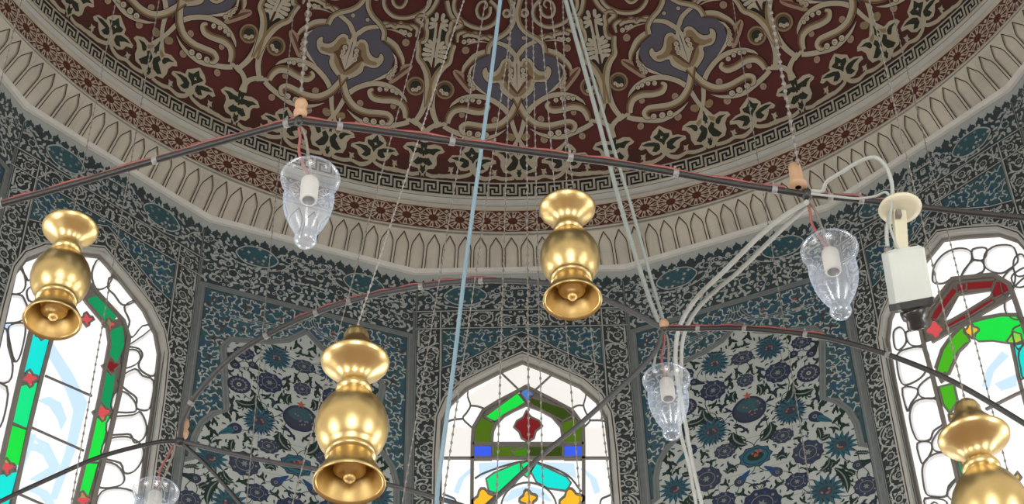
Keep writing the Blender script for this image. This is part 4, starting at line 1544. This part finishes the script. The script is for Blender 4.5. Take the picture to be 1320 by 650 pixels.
CELLS4 = ([(168, 190), (200, 155), (225, 150), (238, 225), (180, 225)], [(105, 190), (160, 190), (165, 215), (140, 250), (125, 280)], [(135, 290), (150, 250), (185, 232), (240, 235), (262, 290), (270, 330), (230, 360), (215, 395), (170, 400), (150, 370), (138, 330)],
          [(225, 400), (270, 345), (290, 400), (295, 440), (235, 440)], [(165, 410), (215, 405), (222, 440), (190, 490), (175, 470)], [(185, 510), (200, 475), (240, 450), (295, 450), (315, 500), (325, 540), (290, 580), (280, 620), (230, 622), (200, 610), (188, 560)],
          [(285, 620), (300, 580), (335, 550), (350, 620), (345, 660)], [(195, 630), (270, 635), (280, 660), (210, 670)])
for f, cells in ((t, CELLS3), (t2, CELLS4)):
    for c in cells:
        q = cr(f(c), 3, True)
        cell(panes, bars, q)
bars.append((TR, .030, [t([(640, 560)])[0], (.37, -2.3), (.355, -3.45)], False))
finish(panes, bars, lambda c: c[0] < -.36 and c[1] > -2.75)
window(2, 3, panes, bars)

for num, k in enumerate((4, 6, 8, 10, 12), 4):
    bb = [(TR, .03, [(x, -.95), (x, -3.45)], False) for x in (-.3, .3)] + [(TR, .03, [(-.58, v), (.58, v)], False) for v in (-1.7, -2.5)]
    window(k, num, [], bb)

for k in range(NF):
    win = k % 2 == 0
    near = k in (0, 1, 2, 14, 15, 3, 13)
    mb = MB()
    mb.art((ART_W if win else ART_F) if near else plain_art(win), wall_map(k))
    a = 2 * PI / NF * k
    tag(mb.build('wall_' + SIDES[k], loc=(math.sin(a) * AP, math.cos(a) * AP, HC - 2)), kind='structure')

# ================================================================== the hall below the drum, floor and its windows
ZL = HC + DRUM_LOW
RO = 8.8
mb = MB()
an = [2 * PI / NF * (i + .5) for i in range(NF)]
inn = np.array([(R * math.sin(x), R * math.cos(x), ZL) for x in an])
out = np.array([(RO * math.sin(x), RO * math.cos(x), ZL) for x in an])
mb.faces(np.vstack([inn, out]), [(i, (i + 1) % NF, NF + (i + 1) % NF, NF + i) for i in range(NF)], 'hall')
tag(mb.build('ceiling_hall', loc=(0, 0, ZL)), kind='structure')
mb = MB()
fl_ = np.array([(RO * math.sin(x), RO * math.cos(x), 0) for x in an])
mb.faces(fl_, [list(range(NF))[::-1]], 'floor')
tag(mb.build('floor', loc=(0, 0, 0)), kind='structure')
num = 9
for i in range(NF):
    a = 2 * PI / NF * i
    ap_o = RO * math.cos(PI / NF)
    hw = RO * math.sin(PI / NF)

    def mp(u, v, d, a=a):
        n = np.array([math.sin(a), math.cos(a), 0.0]); tg = np.array([math.cos(a), -math.sin(a), 0.0])
        u = np.asarray(u, float); v = np.asarray(v, float); d = np.asarray(d, float) + 0 * u
        return n * ap_o - np.outer(d, n) + np.outer(u, tg) + np.outer(v, [0, 0, 1.0])
    A = Art()
    win = [(-.95, 1.6), (.95, 1.6), (.95, 4.8), (.6, 5.4), (0, 5.8), (-.6, 5.4), (-.95, 4.8)]
    A.poly([(-hw, 0), (hw, 0), (hw, ZL), (-hw, ZL)], 'hall', 0, holes=[win[::-1]] if i % 2 == 0 else ())
    mb = MB()
    mb.art(A, mp)
    c = (math.sin(a) * ap_o, math.cos(a) * ap_o, 3.5)
    tag(mb.build('wall_lower_' + SIDES[i], loc=c), kind='structure')
    if i % 2 == 0:
        w = empty('window_%d' % num, c)
        num += 1
        tag(w, kind='structure')
        B = Art()
        B.poly(win, 'g_hall', 0)
        mb = MB()
        mb.art(B, lambda u, v, d: mp(u, v, np.asarray(d) - .12))
        mb.build('panes', w, c)
        mb = MB()
        for x in (-.32, .32):
            ribbon(mb, [(x, 1.6), (x, 5.5)], .05, lambda u, v, d: mp(u, v, np.asarray(d) - .11), 0, .04, 'tracery')
        for v in (2.4, 3.2, 4.0, 4.8):
            ribbon(mb, [(-.95, v), (.95, v)], .05, lambda u, v, d: mp(u, v, np.asarray(d) - .11), 0, .04, 'tracery')
        mb.build('tracery', w, c)

# ================================================================== hanging lamps, hoop, chains, cables
defm('brass', 'polished_brass', (0.56, 0.42, 0.19), rough=0.33, metal=1.0, var=0.22, scale=9, bump=0.03)
defm('brass_in', 'brass_tarnished', (0.62, 0.46, 0.20), rough=0.45, metal=1.0, var=0.35, scale=14, bump=0.1)
defm('rod', 'painted_iron', (0.012, 0.012, 0.013), rough=0.45, spec=0.5)
defm('rod_grey', 'dull_iron', (0.042, 0.044, 0.047), rough=0.5, spec=0.4)
defm('wire_red', 'red_wire_sheath', (0.22, 0.06, 0.055), rough=0.5)
defm('wire_pale', 'white_cable_sheath', (0.27, 0.29, 0.275), rough=0.45)
defm('tie', 'pale_cable_tie', (0.18, 0.18, 0.18), rough=0.4)
defm('orange', 'orange_ceramic', (0.37, 0.235, 0.14), rough=0.5)
defm('chain', 'dull_chain', (0.17, 0.16, 0.145), rough=0.55, metal=0.3)
defm('chain_l', 'bright_wire', (0.24, 0.235, 0.22), rough=0.5)
defm('rope_blue', 'pale_blue_sleeve', (0.19, 0.29, 0.36), rough=0.6)
defm('rope_grey', 'grey_wire_rope', (0.22, 0.25, 0.24), rough=0.55, bump=0.3, scale=90)
defm('cream', 'cream_plastic', (0.46, 0.44, 0.33), rough=0.4)
defm('white_pl', 'white_plastic', (0.42, 0.45, 0.43), rough=0.35)
defm('black_pl', 'black_bakelite', (0.018, 0.018, 0.020), rough=0.3)
defm('screw', 'steel_screw', (0.5, 0.5, 0.48), rough=0.35, metal=1.0)
defm('socket', 'porcelain_socket', (0.44, 0.41, 0.35), rough=0.4)
defm('socket_d', 'socket_mouth', (0.16, 0.14, 0.12), rough=0.6)
M['bulb_glass'] = glass_mat('clear_lamp_glass', (0.97, 0.98, 1.0, 1), 0.62)

NS = 1.6
PX = lambda s: s * NS / F_PX               # metres per pixel at that distance


def atn(x, y, s):
    return at(x, y, s * NS)


HUB_S = 4.66

# ---- brass lamps
def brass_lamp(x, y, s, label, bottom=True, cap=True, scale=1.0, spin=0.0):
    u = .00207 * scale
    p = atn(x, y, s)
    if not bottom:
        p = p - np.array([0, 0, 197 * u])
    root = empty('brass_lamp', p)
    tag(root, label, 'hanging lamp', 'brass baluster lamps hanging under the dome')
    q = lambda prof: [(r * u, z * u) for r, z in prof]
    # bell foot, open below
    mb = MB()
    lathe(mb, q([(41, 3), (44.5, -1), (46, 1), (45, 5), (41, 13), (36, 22), (31, 31), (28, 38), (27.5, 42)]), p, 'brass', 48)
    lathe(mb, q([(26, 40), (26, 36), (30, 28), (35, 19), (39, 11), (41, 3)]), p, 'brass_in', 48)
    lathe(mb, q([(26, 40), (24, 41), (12, 42), (0.3, 42)]), p, 'brass_in', 48)
    mb.build('bell_foot', root, p)
    mb = MB()                                # pan and nozzle inside the foot
    lathe(mb, q([(.3, 42), (6, 41), (7, 37), (6, 33), (13, 29), (20, 25), (21, 22), (15, 18), (7, 16), (9, 10), (6, 5), (.3, 4)][::-1]), p, 'brass_in', 24)
    mb.build('nozzle', root, p)
    mb = MB()
    lathe(mb, q([(27, 40), (31, 42), (33, 45), (31, 49), (31, 52), (36, 57), (42, 66), (46, 78), (47.5, 90), (46.5, 102), (42.5, 115), (36, 127), (28, 137), (21, 146)]), p, 'brass', 48)
    mb.build('body', root, p)
    mb = MB()
    lathe(mb, q([(20, 146), (23, 149), (24, 153), (22, 157), (18, 160), (16, 164), (15.5, 169), (18, 175), (26, 182), (36, 189), (42, 194), (45, 198), (45.5, 201), (43, 203), (38, 202), (30, 203)]), p, 'brass', 48)
    mb.build('upper_bell', root, p)
    mb = MB()
    if cap:
        lathe(mb, q([(35, 202), (34, 209), (30, 218), (24, 226), (19, 234), (17, 240), (17, 246), (14, 253), (9, 258), (3, 261), (.3, 261.5)]), p, 'brass', 40)
        top = 261
    else:
        lathe(mb, q([(34, 202), (24, 205), (12, 208), (5, 212), (4, 218), (5, 221), (.3, 223)]), p, 'brass', 40)
        top = 222
    mb.build('cap', root, p)
    return p + np.array([0, 0, top * u])


T1 = brass_lamp(738, 388, 3.78, 'brass baluster lamp with bell foot hanging above the middle window', cap=False)
T2 = brass_lamp(450, 624, 3.17, 'large brass lamp with pointed cap hanging left of the middle window', scale=1.02)
T3 = brass_lamp(67, 414, 3.93, 'brass lamp hanging in front of the left window with green bars', cap=False)
T4 = brass_lamp(1256, 567, 3.20, 'brass lamp with pointed cap cut by the picture edge before the right window', bottom=False)

# ---- hoop of rods
NODE = dict(A=(385, 156, 3.35), B=(1040, 251, 3.5), C=(856, 424, 4.15), D=(232, 569, 4.45))
PT = {k: atn(*v) for k, v in NODE.items()}
hoop = empty('lamp_hoop', tuple((PT['A'] + PT['B'] + PT['C'] + PT['D']) / 4))
tag(hoop, 'thin dark iron lamp hoop wrapped with red wire across the room', 'lamp hoop')
HL = np.array(hoop.location)


def path(pts, s0, s1):
    n = len(pts)
    L = np.concatenate([[0], np.cumsum([math.hypot(pts[i + 1][0] - pts[i][0], pts[i + 1][1] - pts[i][1]) for i in range(n - 1)])])
    L /= L[-1]
    return [atn(p[0], p[1], s0 + (s1 - s0) * t) for p, t in zip(pts, L)]


RODS = [  # pixels, distances, half thickness in pixels, paint, where the red wire runs, where the ties sit
    ([(385, 156), (345, 166), (200, 207), (80, 242), (0, 264), (-70, 284)], 3.35, 3.62, 4.3, 'rod', (0.0, 1), (.12, .42, .80)),
    ([(385, 156), (480, 168), (600, 185), (720, 201), (820, 215), (940, 236), (1040, 251)], 3.35, 3.5, 4.6, 'rod', (0.02, .97), (.11, .31, .53, .745, .93)),
    ([(1040, 251), (1110, 258), (1180, 266), (1250, 274), (1320, 281), (1370, 286)], 3.5, 3.62, 4.2, 'rod', (.0, .32), (.1, .2)),
    ([(232, 569), (236, 540), (258, 503), (300, 460), (350, 429), (400, 406), (450, 389), (500, 377), (560, 367), (620, 362), (690, 364), (740, 372), (800, 395), (856, 424)], 4.45, 4.15, 3.7, 'rod_grey', (.36, .72), (.13, .30, .40, .47, .60, .70, .87)),
    ([(856, 424), (900, 424), (960, 424), (1050, 433), (1110, 447), (1160, 463), (1230, 493), (1320, 546), (1370, 580)], 4.15, 3.9, 3.6, 'rod', (.02, .40), (.14, .25, .36, .60)),
    ([(232, 569), (200, 571), (130, 589), (60, 619), (0, 647), (-40, 668)], 4.45, 4.3, 2.9, 'rod', None, ()),
    ([(232, 569), (330, 592), (420, 607), (500, 625), (560, 641), (620, 660)], 4.45, 4.2, 3.2, 'rod_grey', None, ()),
    ([(232, 569), (270, 604), (310, 650), (330, 676)], 4.45, 4.35, 2.6, 'rod', None, ()),
    ([(856, 424), (838, 462), (760, 536), (700, 586), (640, 641), (610, 668)], 4.15, 3.9, 3.4, 'rod_grey', None, ()),
]
for pts, s0, s1, hw, m, red, ties in RODS:
    C3 = cr3(path(pts, s0, s1), 7)
    r = hw * PX((s0 + s1) / 2)
    mb = MB()
    tube(mb, C3, r, m, 10)
    rod = mb.build('rod', hoop, HL)
    C3 = np.array(C3)
    if red:
        i0, i1 = int(red[0] * (len(C3) - 1)), int(red[1] * (len(C3) - 1)) + 1
        seg = C3[i0:i1] + np.array([0, -.35, 1.0]) / 1.06 * r * 1.15
        seg = seg + np.array([0, -.2, .9]) * np.array([[r * .35 * math.sin(i * 1.3)] for i in range(len(seg))])
        mb = MB()
        tube(mb, seg, r * .42, 'wire_red', 6)
        o = mb.build('wire', hoop, HL)
        o['label'] = 'red wire tied along the rod'
    for tpos in ties:
        i = min(len(C3) - 2, int(tpos * (len(C3) - 1)))
        d = (C3[i + 1] - C3[i]) / np.linalg.norm(C3[i + 1] - C3[i])
        mb = MB()
        tube(mb, [C3[i] - d * r * .8, C3[i] - d * r * .75, C3[i] + d * r * .75, C3[i] + d * r * .8], [r * 1.1, r * 1.25, r * 1.25, r * 1.1], 'tie', 10)
        tube(mb, [C3[i] + np.array([0, 0, r * 1.3]), C3[i] + np.array([0, -r * .2, r * 2.8])], r * .3, 'tie', 5)
        mb.build('cable_tie', hoop, HL)
for nd, prof, off in (('A', [(3, 0), (8.5, 2), (9, 8), (6.5, 13), (8, 18), (8.5, 24), (6, 30), (2, 32)], (2, -6)), ('B', [(4, 0), (12, 1), (12.5, 5), (9, 12), (8.5, 30), (8, 40), (2, 41)], (-11, -9)),
                      ('C', [(2, -4), (6, -2), (6.5, 3), (5, 8), (2, 10)], (0, -4)), ('D', [(2, 0), (6.5, 3), (7.5, 9), (5, 15), (7, 21), (6, 28), (2, 31)], (3, -4))):
    x, y, s = NODE[nd]
    mb = MB()
    u = PX(s)
    lathe(mb, [(r * u, z * u) for r, z in prof], atn(x + off[0], y + off[1], s), 'orange', 18)
    o = mb.build('insulator', hoop, HL)
    o['label'] = 'orange ceramic insulator'
for nd, r in (('A', 7), ('B', 8), ('C', 5.5), ('D', 6.5)):
    x, y, s = NODE[nd]
    mb = MB()
    P = PT[nd]
    u = PX(s)
    lathe(mb, [(.2 * u, -r * u), (r * .7 * u, -r * .8 * u), (r * u, 0), (r * .7 * u, r * .8 * u), (.2 * u, r * u)], P, 'rod', 14)
    mb.build('joint', hoop, HL)


# ---- glass lamps hanging at the four joints
def glass_lamp(x, y, s, w, label, cord_from, tone):
    """x, y: middle of the rim; w: half its width in pixels."""
    p = atn(x, y, s)
    u = PX(s) * w / 38.0
    root = empty('glass_lamp', p)
    tag(root, label, 'glass lamp', 'clear glass lamps hanging from the hoop')
    q = lambda prof: [(r * u, z * u) for r, z in prof]
    mb = MB()
    lathe(mb, q([(31, 5), (36, 4), (38, 0), (37.5, -4), (35, -8), (32, -14), (31, -20), (31.5, -28), (32, -38), (31, -50), (28, -64), (23, -78), (17, -90), (12.5, -97), (11, -101),
                 (13.5, -105), (14, -110), (11, -115), (5, -118), (.3, -118.5)][::-1]), p, 'bulb_glass', 64, flute=(8, .016, -30 * u, -96 * u))
    sh = mb.build('glass_shade', root, p)
    mb = MB()
    lathe(mb, q([(.3, -2), (9, -2), (11, -5), (11.5, -10), (11, -38), (10, -40), (8, -40)]), p, 'socket', 20)
    lathe(mb, q([(8, -40), (7.5, -30), (.3, -28)]), p, 'socket_d', 20)
    so = mb.build('socket', root, p)
    so['label'] = 'pale porcelain socket'
    c = atn(*cord_from) - np.array([0, 0, 9 * u])
    e = p + np.array([0, 0, -2 * u])
    for k in range(2):
        mb = MB()
        mid = c * .5 + e * .5 + np.array([(.010 if k else -.014), 0, -.004])
        tube(mb, cr3([c + np.array([k * .006, 0, 0]), c * .8 + e * .2 + np.array([.012 if k else -.003, 0, 0]), mid, e + np.array([k * .005, 0, 0])], 6), u * 1.9, tone if k == 0 else 'wire_red' if tone != 'wire_red' else 'socket_d', 6)
        mb.build('cord', root, p)


glass_lamp(400, 230, 3.35, 38.5, 'clear glass lamp under the left end of the upper rod, over the white cornice', (386, 158, 3.35), 'wire_red')
glass_lamp(1069, 322, 3.5, 37, 'clear glass lamp beside the white plastic socket holder', (1038, 252, 3.5), 'wire_red')
glass_lamp(859, 489, 4.15, 31, 'small clear glass lamp in front of the white floral tile panel', (856, 426, 4.15), 'wire_red')
glass_lamp(201, 634, 4.45, 29.5, 'clear glass lamp at the lower picture edge beside the left window', (224, 568, 4.45), 'wire_red')

# ---- bare socket holder hanging beside the right-hand joint
S_ = 3.42
u = PX(S_)
hold = empty('socket_holder', tuple(atn(1160, 268, S_)))
tag(hold, 'white plastic socket holder with black cap hanging from the hoop', 'socket holder')
h0 = np.array(hold.location)
mb = MB()
lathe(mb, [(.2 * u, 4 * u), (20 * u, 4 * u), (26 * u, 2 * u), (27.5 * u, -1 * u), (26 * u, -4 * u), (18 * u, -5 * u), (.2 * u, -5 * u)], h0, 'cream', 40)
o = mb.build('ceiling_rose', hold, h0); o['label'] = 'round cream plastic plate'


def bar_box(mb, p0, p1, wx, wy, m, bev=.15, side=(1.0, .15, 0)):
    """A bevelled bar of rectangular section."""
    p0, p1 = np.array(p0), np.array(p1)
    z = (p1 - p0) / np.linalg.norm(p1 - p0)
    x = np.array(side, float); x -= z * (x @ z); x /= np.linalg.norm(x)
    y = np.cross(z, x)
    b = bev * min(wx, wy)
    sec = [(wx - b, wy), (wx, wy - b), (wx, -wy + b), (wx - b, -wy), (-wx + b, -wy), (-wx, -wy + b), (-wx, wy - b), (-wx + b, wy)]
    L = np.linalg.norm(p1 - p0)
    rows = []
    for t, f in ((0, 1 - bev), (b / L, 1), (1 - b / L, 1), (1, 1 - bev)):
        rows.append([p0 + z * L * t + x * sx * f + y * sy * f for sx, sy in sec])
    G = np.array(rows)
    mb.quads_grid(G, m, False, closed_u=True)
    mb.faces(G[0], [list(range(8))[::-1]], m)
    mb.faces(G[-1], [list(range(8))], m)
    return z, x, y


b0, b1 = atn(1158, 262, S_), atn(1162, 322, S_)
mb = MB(); bar_box(mb, b0, b1, 8 * u, 5 * u, 'cream'); mb.build('stem_bar', hold, h0)
mb = MB(); d_ = (h0 - np.array(EYE)); d_ /= np.linalg.norm(d_)
c_ = atn(1158, 276, S_) - d_ * 9 * u
bar_box(mb, c_ - np.array([0, 0, 5 * u]), c_ + np.array([0, 0, 5 * u]), 3.4 * u, 4 * u, 'socket_d'); mb.build('slot', hold, h0)
p0, p1 = atn(1163, 320, S_), atn(1175, 392, S_)
mb = MB(); zb_, xb_, yb_ = bar_box(mb, p0, p1, 24 * u, 17 * u, 'white_pl', .22); bx = mb.build('housing', hold, h0)
sc_ = atn(1174, 371, S_) - d_ * 19 * u
mb = MB(); tube(mb, [sc_ + d_ * 5 * u, sc_, sc_ - d_ * .5 * u], [4 * u, 4 * u, 2.4 * u], 'screw', 12); tube(mb, [sc_ - d_ * .4 * u, sc_ - d_ * .9 * u], 1.6 * u, 'socket_d', 8); mb.build('screw', bx, h0)
mb = MB(); bar_box(mb, atn(1174, 385, S_), atn(1177, 400, S_), 25.5 * u, 18 * u, 'black_pl', .2); mb.build('collar', hold, h0)
mb = MB()
ax_ = atn(1184, 424, S_) - atn(1177, 399, S_)
ln_ = np.linalg.norm(ax_)
lathe(mb, [(.2 * u, 0), (17 * u, 0), (17.5 * u, 3 * u), (16 * u, ln_ * .45), (12.5 * u, ln_ * .55), (13.5 * u, ln_ * .9), (11 * u, ln_ * 1.05), (7 * u, ln_ * 1.05), (6 * u, ln_ * .8), (.2 * u, ln_ * .8)], atn(1177, 399, S_), 'black_pl', 24, ax_)
mb.build('lamp_cap', hold, h0)
for x, y in ((1144, 322), (1150, 326)):
    mb = MB(); c = atn(x, y, S_); tube(mb, [c, c + np.array([0, 0, -6 * u])], 4.5 * u, 'screw', 10); mb.build('terminal', hold, h0)

# ---- white cables
def cable(name, pts, s0, s1, r, m, label, cat='cable', group=None, n=8, extra=None):
    P = path(pts, s0, s1)
    C3 = cr3(P, n)
    mb = MB()
    tube(mb, C3, r * PX((s0 + s1) / 2), m, 8)
    if extra:
        for off in extra:
            tube(mb, [c + np.array(off) for c in C3], r * PX((s0 + s1) / 2) * .9, m, 8)
    o = mb.build(name, loc=tuple(C3[0]))
    tag(o, label, cat, group)
    return o


cable('power_cable', [(1046, 246), (1060, 246), (1066, 234), (1085, 222), (1108, 208), (1128, 203), (1142, 215), (1150, 240), (1148, 270), (1143, 296), (1144, 318)], 3.46, 3.40, 2.6, 'wire_pale', 'white cable looping over the rod down to the socket holder')
cable('power_cable', [(1046, 250), (1075, 253), (1105, 256), (1128, 253), (1142, 248), (1149, 262), (1147, 290), (1154, 312), (1158, 321)], 3.44, 3.37, 1.7, 'wire_pale', 'thin white wire running along the rod into the socket holder')
cable('power_cable', [(1040, 261), (1010, 279), (975, 308), (935, 348), (900, 382), (880, 412), (872, 440), (872, 480), (884, 548), (893, 600), (907, 660)], 3.47, 5.10, 3.0, 'wire_pale', 'long white cable sagging from the hoop past the small glass lamp')
cable('power_cable', [(1044, 264), (1016, 288), (985, 318), (950, 352), (912, 384), (890, 412), (880, 440), (878, 480), (876, 548), (888, 600), (899, 660)], 3.51, 5.20, 2.7, 'wire_pale', 'thinner white cable running beside the long sagging one')

# ---- chains and ropes from the hub
hub = atn(680, -112, HUB_S)
hb = empty('suspension_hub', tuple(hub))
tag(hb, 'iron hub gathering the lamp chains high under the dome', 'hub')
mb = MB()
lathe(mb, [(.002, -.05), (.05, -.05), (.06, -.03), (.16, -.025), (.17, 0), (.16, .025), (.06, .03), (.05, .10), (.02, .16), (.002, .17)], hub, 'rod_grey', 32)
mb.build('disc', hb, tuple(hub))
mb = MB()
tz = ZD + QD * RD * math.sqrt(max(0, 1 - (hub[0] ** 2 + hub[1] ** 2) / RD ** 2))
tube(mb, [hub + np.array([0, 0, .15]), np.array([hub[0], hub[1], tz])], .012, 'rod_grey', 8)
mb.build('hanger', hb, tuple(hub))


def chain(name, top, low, r, m, label, group='thin chains fanning from the hub', pitch=.030):
    top, low = np.array(top), np.array(low)
    L = np.linalg.norm(low - top)
    n = max(4, int(L / pitch))
    P, rr = [], []
    for i in range(n):
        for f, k in ((.0, .55), (.30, .6), (.42, 1.3), (.58, 1.3), (.70, .6)):
            P.append(top + (low - top) * (i + f) / n)
            rr.append(r * k)
    P.append(low); rr.append(r * .5)
    mb = MB()
    tube(mb, P, rr, m, 5)
    o = mb.build(name, loc=tuple(top))
    tag(o, label, 'chain' if 'chain' in name else 'cable', group)
    return o


def dome_top(x, y):
    return ZD + QD * RD * math.sqrt(max(0.0, 1 - (x * x + y * y) / (RD * RD)))


FANS = []


def fan(x0, y0, x1, y1, s1, r, m, label, yl=None, end=None, name='lamp_chain'):
    """A chain from the hub height through two picture points."""
    sl = (x1 - x0) / (y1 - y0)
    FANS.append(1)
    top = atn(x0 + sl * (-108 - y0), -108, HUB_S + .012 * (len(FANS) - 5))
    if end is None:
        yy = yl or y1
        end = atn(x0 + sl * (yy - y0), yy, s1)
    return chain(name, top, end, r, m, label)


fan(626, 0, 573, 320, 3.7, .0030, 'chain', 'thin chain slanting down between the blue sleeve and the big brass lamp', 660)
fan(664, 0, 572, 640, 3.6, .0032, 'chain', 'thin chain crossing the left edge of the middle window', 665)
fan(659, 0, 640, 647, 3.6, .0032, 'chain', 'thin chain crossing the left half of the middle window', 665)
fan(678, 0, 682, 647, 3.6, .0036, 'chain', 'thin chain hanging over the centre line of the middle window', 665)
fan(686, 0, 700, 647, 3.65, .0030, 'chain', 'thin chain just right of the centre line of the middle window', 665)
fan(695, 0, 748, 647, 4.1, .0032, 'chain', 'thin chain crossing the right half of the middle window', 665)
fan(709, 0, 789, 647, 4.1, .0034, 'chain', 'thin chain crossing the right edge of the middle window', 665)
fan(552, 0, 378, 646, 3.7, .0028, 'chain', 'thin chain crossing the left floral panel beside the big brass lamp', 665)
fan(597, 0, 455, 422, 3.17, .0030, 'chain_l', 'bright thin wire holding the big brass lamp', end=T2, name='lamp_wire')
fan(727, 0, 735, 247, 3.78, .0030, 'chain', 'thin chain holding the brass lamp above the middle window', end=T1)
cable('blue_sleeve', [(658, -108), (645, 0), (629, 130), (603, 320), (585, 470), (566, 615), (562, 665)], HUB_S, 3.85, 2.6, 'rope_blue', 'pale blue sleeved cable slanting down left of the middle window', 'cable')
cable('wire_rope', [(703, -108), (729, 0), (770, 150), (800, 265), (832, 370), (852, 424)], HUB_S, 4.15, 2.9, 'rope_grey', 'pale grey wire rope running down to the joint by the small glass lamp', 'rope')
cable('wire_rope', [(708, -108), (736, 0), (780, 155), (812, 260), (838, 355), (857, 420)], HUB_S, 4.17, 2.2, 'rope_grey', 'thinner grey wire rope twisted beside the thicker one', 'rope')
cable('wire_rope', [(856, 428), (846, 455), (842, 480)], 4.15, 4.2, 1.5, 'rope_grey', 'short loose rope end below the joint by the small glass lamp', 'rope')


def plumb(p, r, m, label, low=None):
    """A chain hanging plumb from the dome to p (or on below it)."""
    p = np.array(p)
    top = np.array([p[0], p[1], dome_top(p[0], p[1])])
    return chain('lamp_chain', top, p if low is None else np.array([p[0], p[1], p[2] + low]), r, m, label, 'plumb chains hanging from the dome', .034)


plumb(atn(388, 120, 3.35), .0052, 'chain', 'chain holding the left end of the upper rod')
plumb(atn(1029, 212, 3.5), .0056, 'chain', 'chain holding the right joint of the upper rod by the socket holder')
plumb(T3, .0026, 'chain', 'thin chain holding the brass lamp in front of the left window')
plumb(T4, .0030, 'chain', 'thin chain holding the brass lamp before the right window')
plumb(atn(90, 660, 4.0), .0030, 'chain', 'thin chain crossing the left window beside its right green bar')
plumb(atn(316, 665, 4.1), .0026, 'chain', 'thin chain crossing the left floral tile panel from top to bottom')
plumb(atn(1050, 665, 4.2), .0028, 'chain', 'thin chain crossing the right floral tile panel from top to bottom')
plumb(atn(1305, 632, 4.0), .0030, 'chain', 'thin chain crossing the right window over its green arc')
plumb(atn(-8, 140, 4.0), .0026, 'chain', 'thin chain at the left picture edge over the rosette band')

# ================================================================== daylight, sky, camera
wd_ = bpy.data.worlds.new('sky')
SC.world = wd_
wd_.use_nodes = True
nt = wd_.node_tree
sky = nt.nodes.new('ShaderNodeTexSky')
sky.sky_type = 'NISHITA'
sky.sun_elevation = math.radians(50)
sky.sun_disc = False
nt.links.new(sky.outputs['Color'], nt.nodes['Background'].inputs['Color'])
nt.nodes['Background'].inputs['Strength'].default_value = 0.12


def area(name, loc, target, sx, sy, power, col=(1, 1, 1)):
    l = bpy.data.lights.new(name, 'AREA')
    l.shape = 'RECTANGLE'
    l.size, l.size_y = sx, sy
    l.energy = power
    l.color = col
    o = bpy.data.objects.new(name, l)
    o.location = loc
    o.rotation_euler = (Vector(target) - Vector(loc)).to_track_quat('-Z', 'Y').to_euler()
    COL.objects.link(o)
    return o


# daylight falling in through the lower windows of the hall
for i in range(0, NF, 2):
    a = 2 * PI / NF * i
    r = RO * math.cos(PI / NF) - .15
    x, y = r * math.sin(a), r * math.cos(a)
    area('daylight', (x, y, 3.6), (-x * .35, -y * .35, HC - .4), 1.8, 3.6, LIGHT_POWER, (1.0, .985, .96))

cam = bpy.data.cameras.new('camera')
cam.sensor_fit = 'HORIZONTAL'
cam.sensor_width = 36.0
cam.lens = F_PX * 36.0 / W
cam.clip_start = 0.05
cam.clip_end = 100
co = bpy.data.objects.new('camera', cam)
COL.objects.link(co)
from mathutils import Matrix
B = -FW
co.matrix_world = Matrix(((RT[0], UP[0], B[0], EYE[0]), (RT[1], UP[1], B[1], EYE[1]), (RT[2], UP[2], B[2], EYE[2]), (0, 0, 0, 1)))
SC.camera = co

SC.view_settings.view_transform = 'Standard'
SC.view_settings.look = 'None'
SC.view_settings.exposure = 0.0
SC.view_settings.gamma = 1.0
SC.view_settings.use_curve_mapping = False
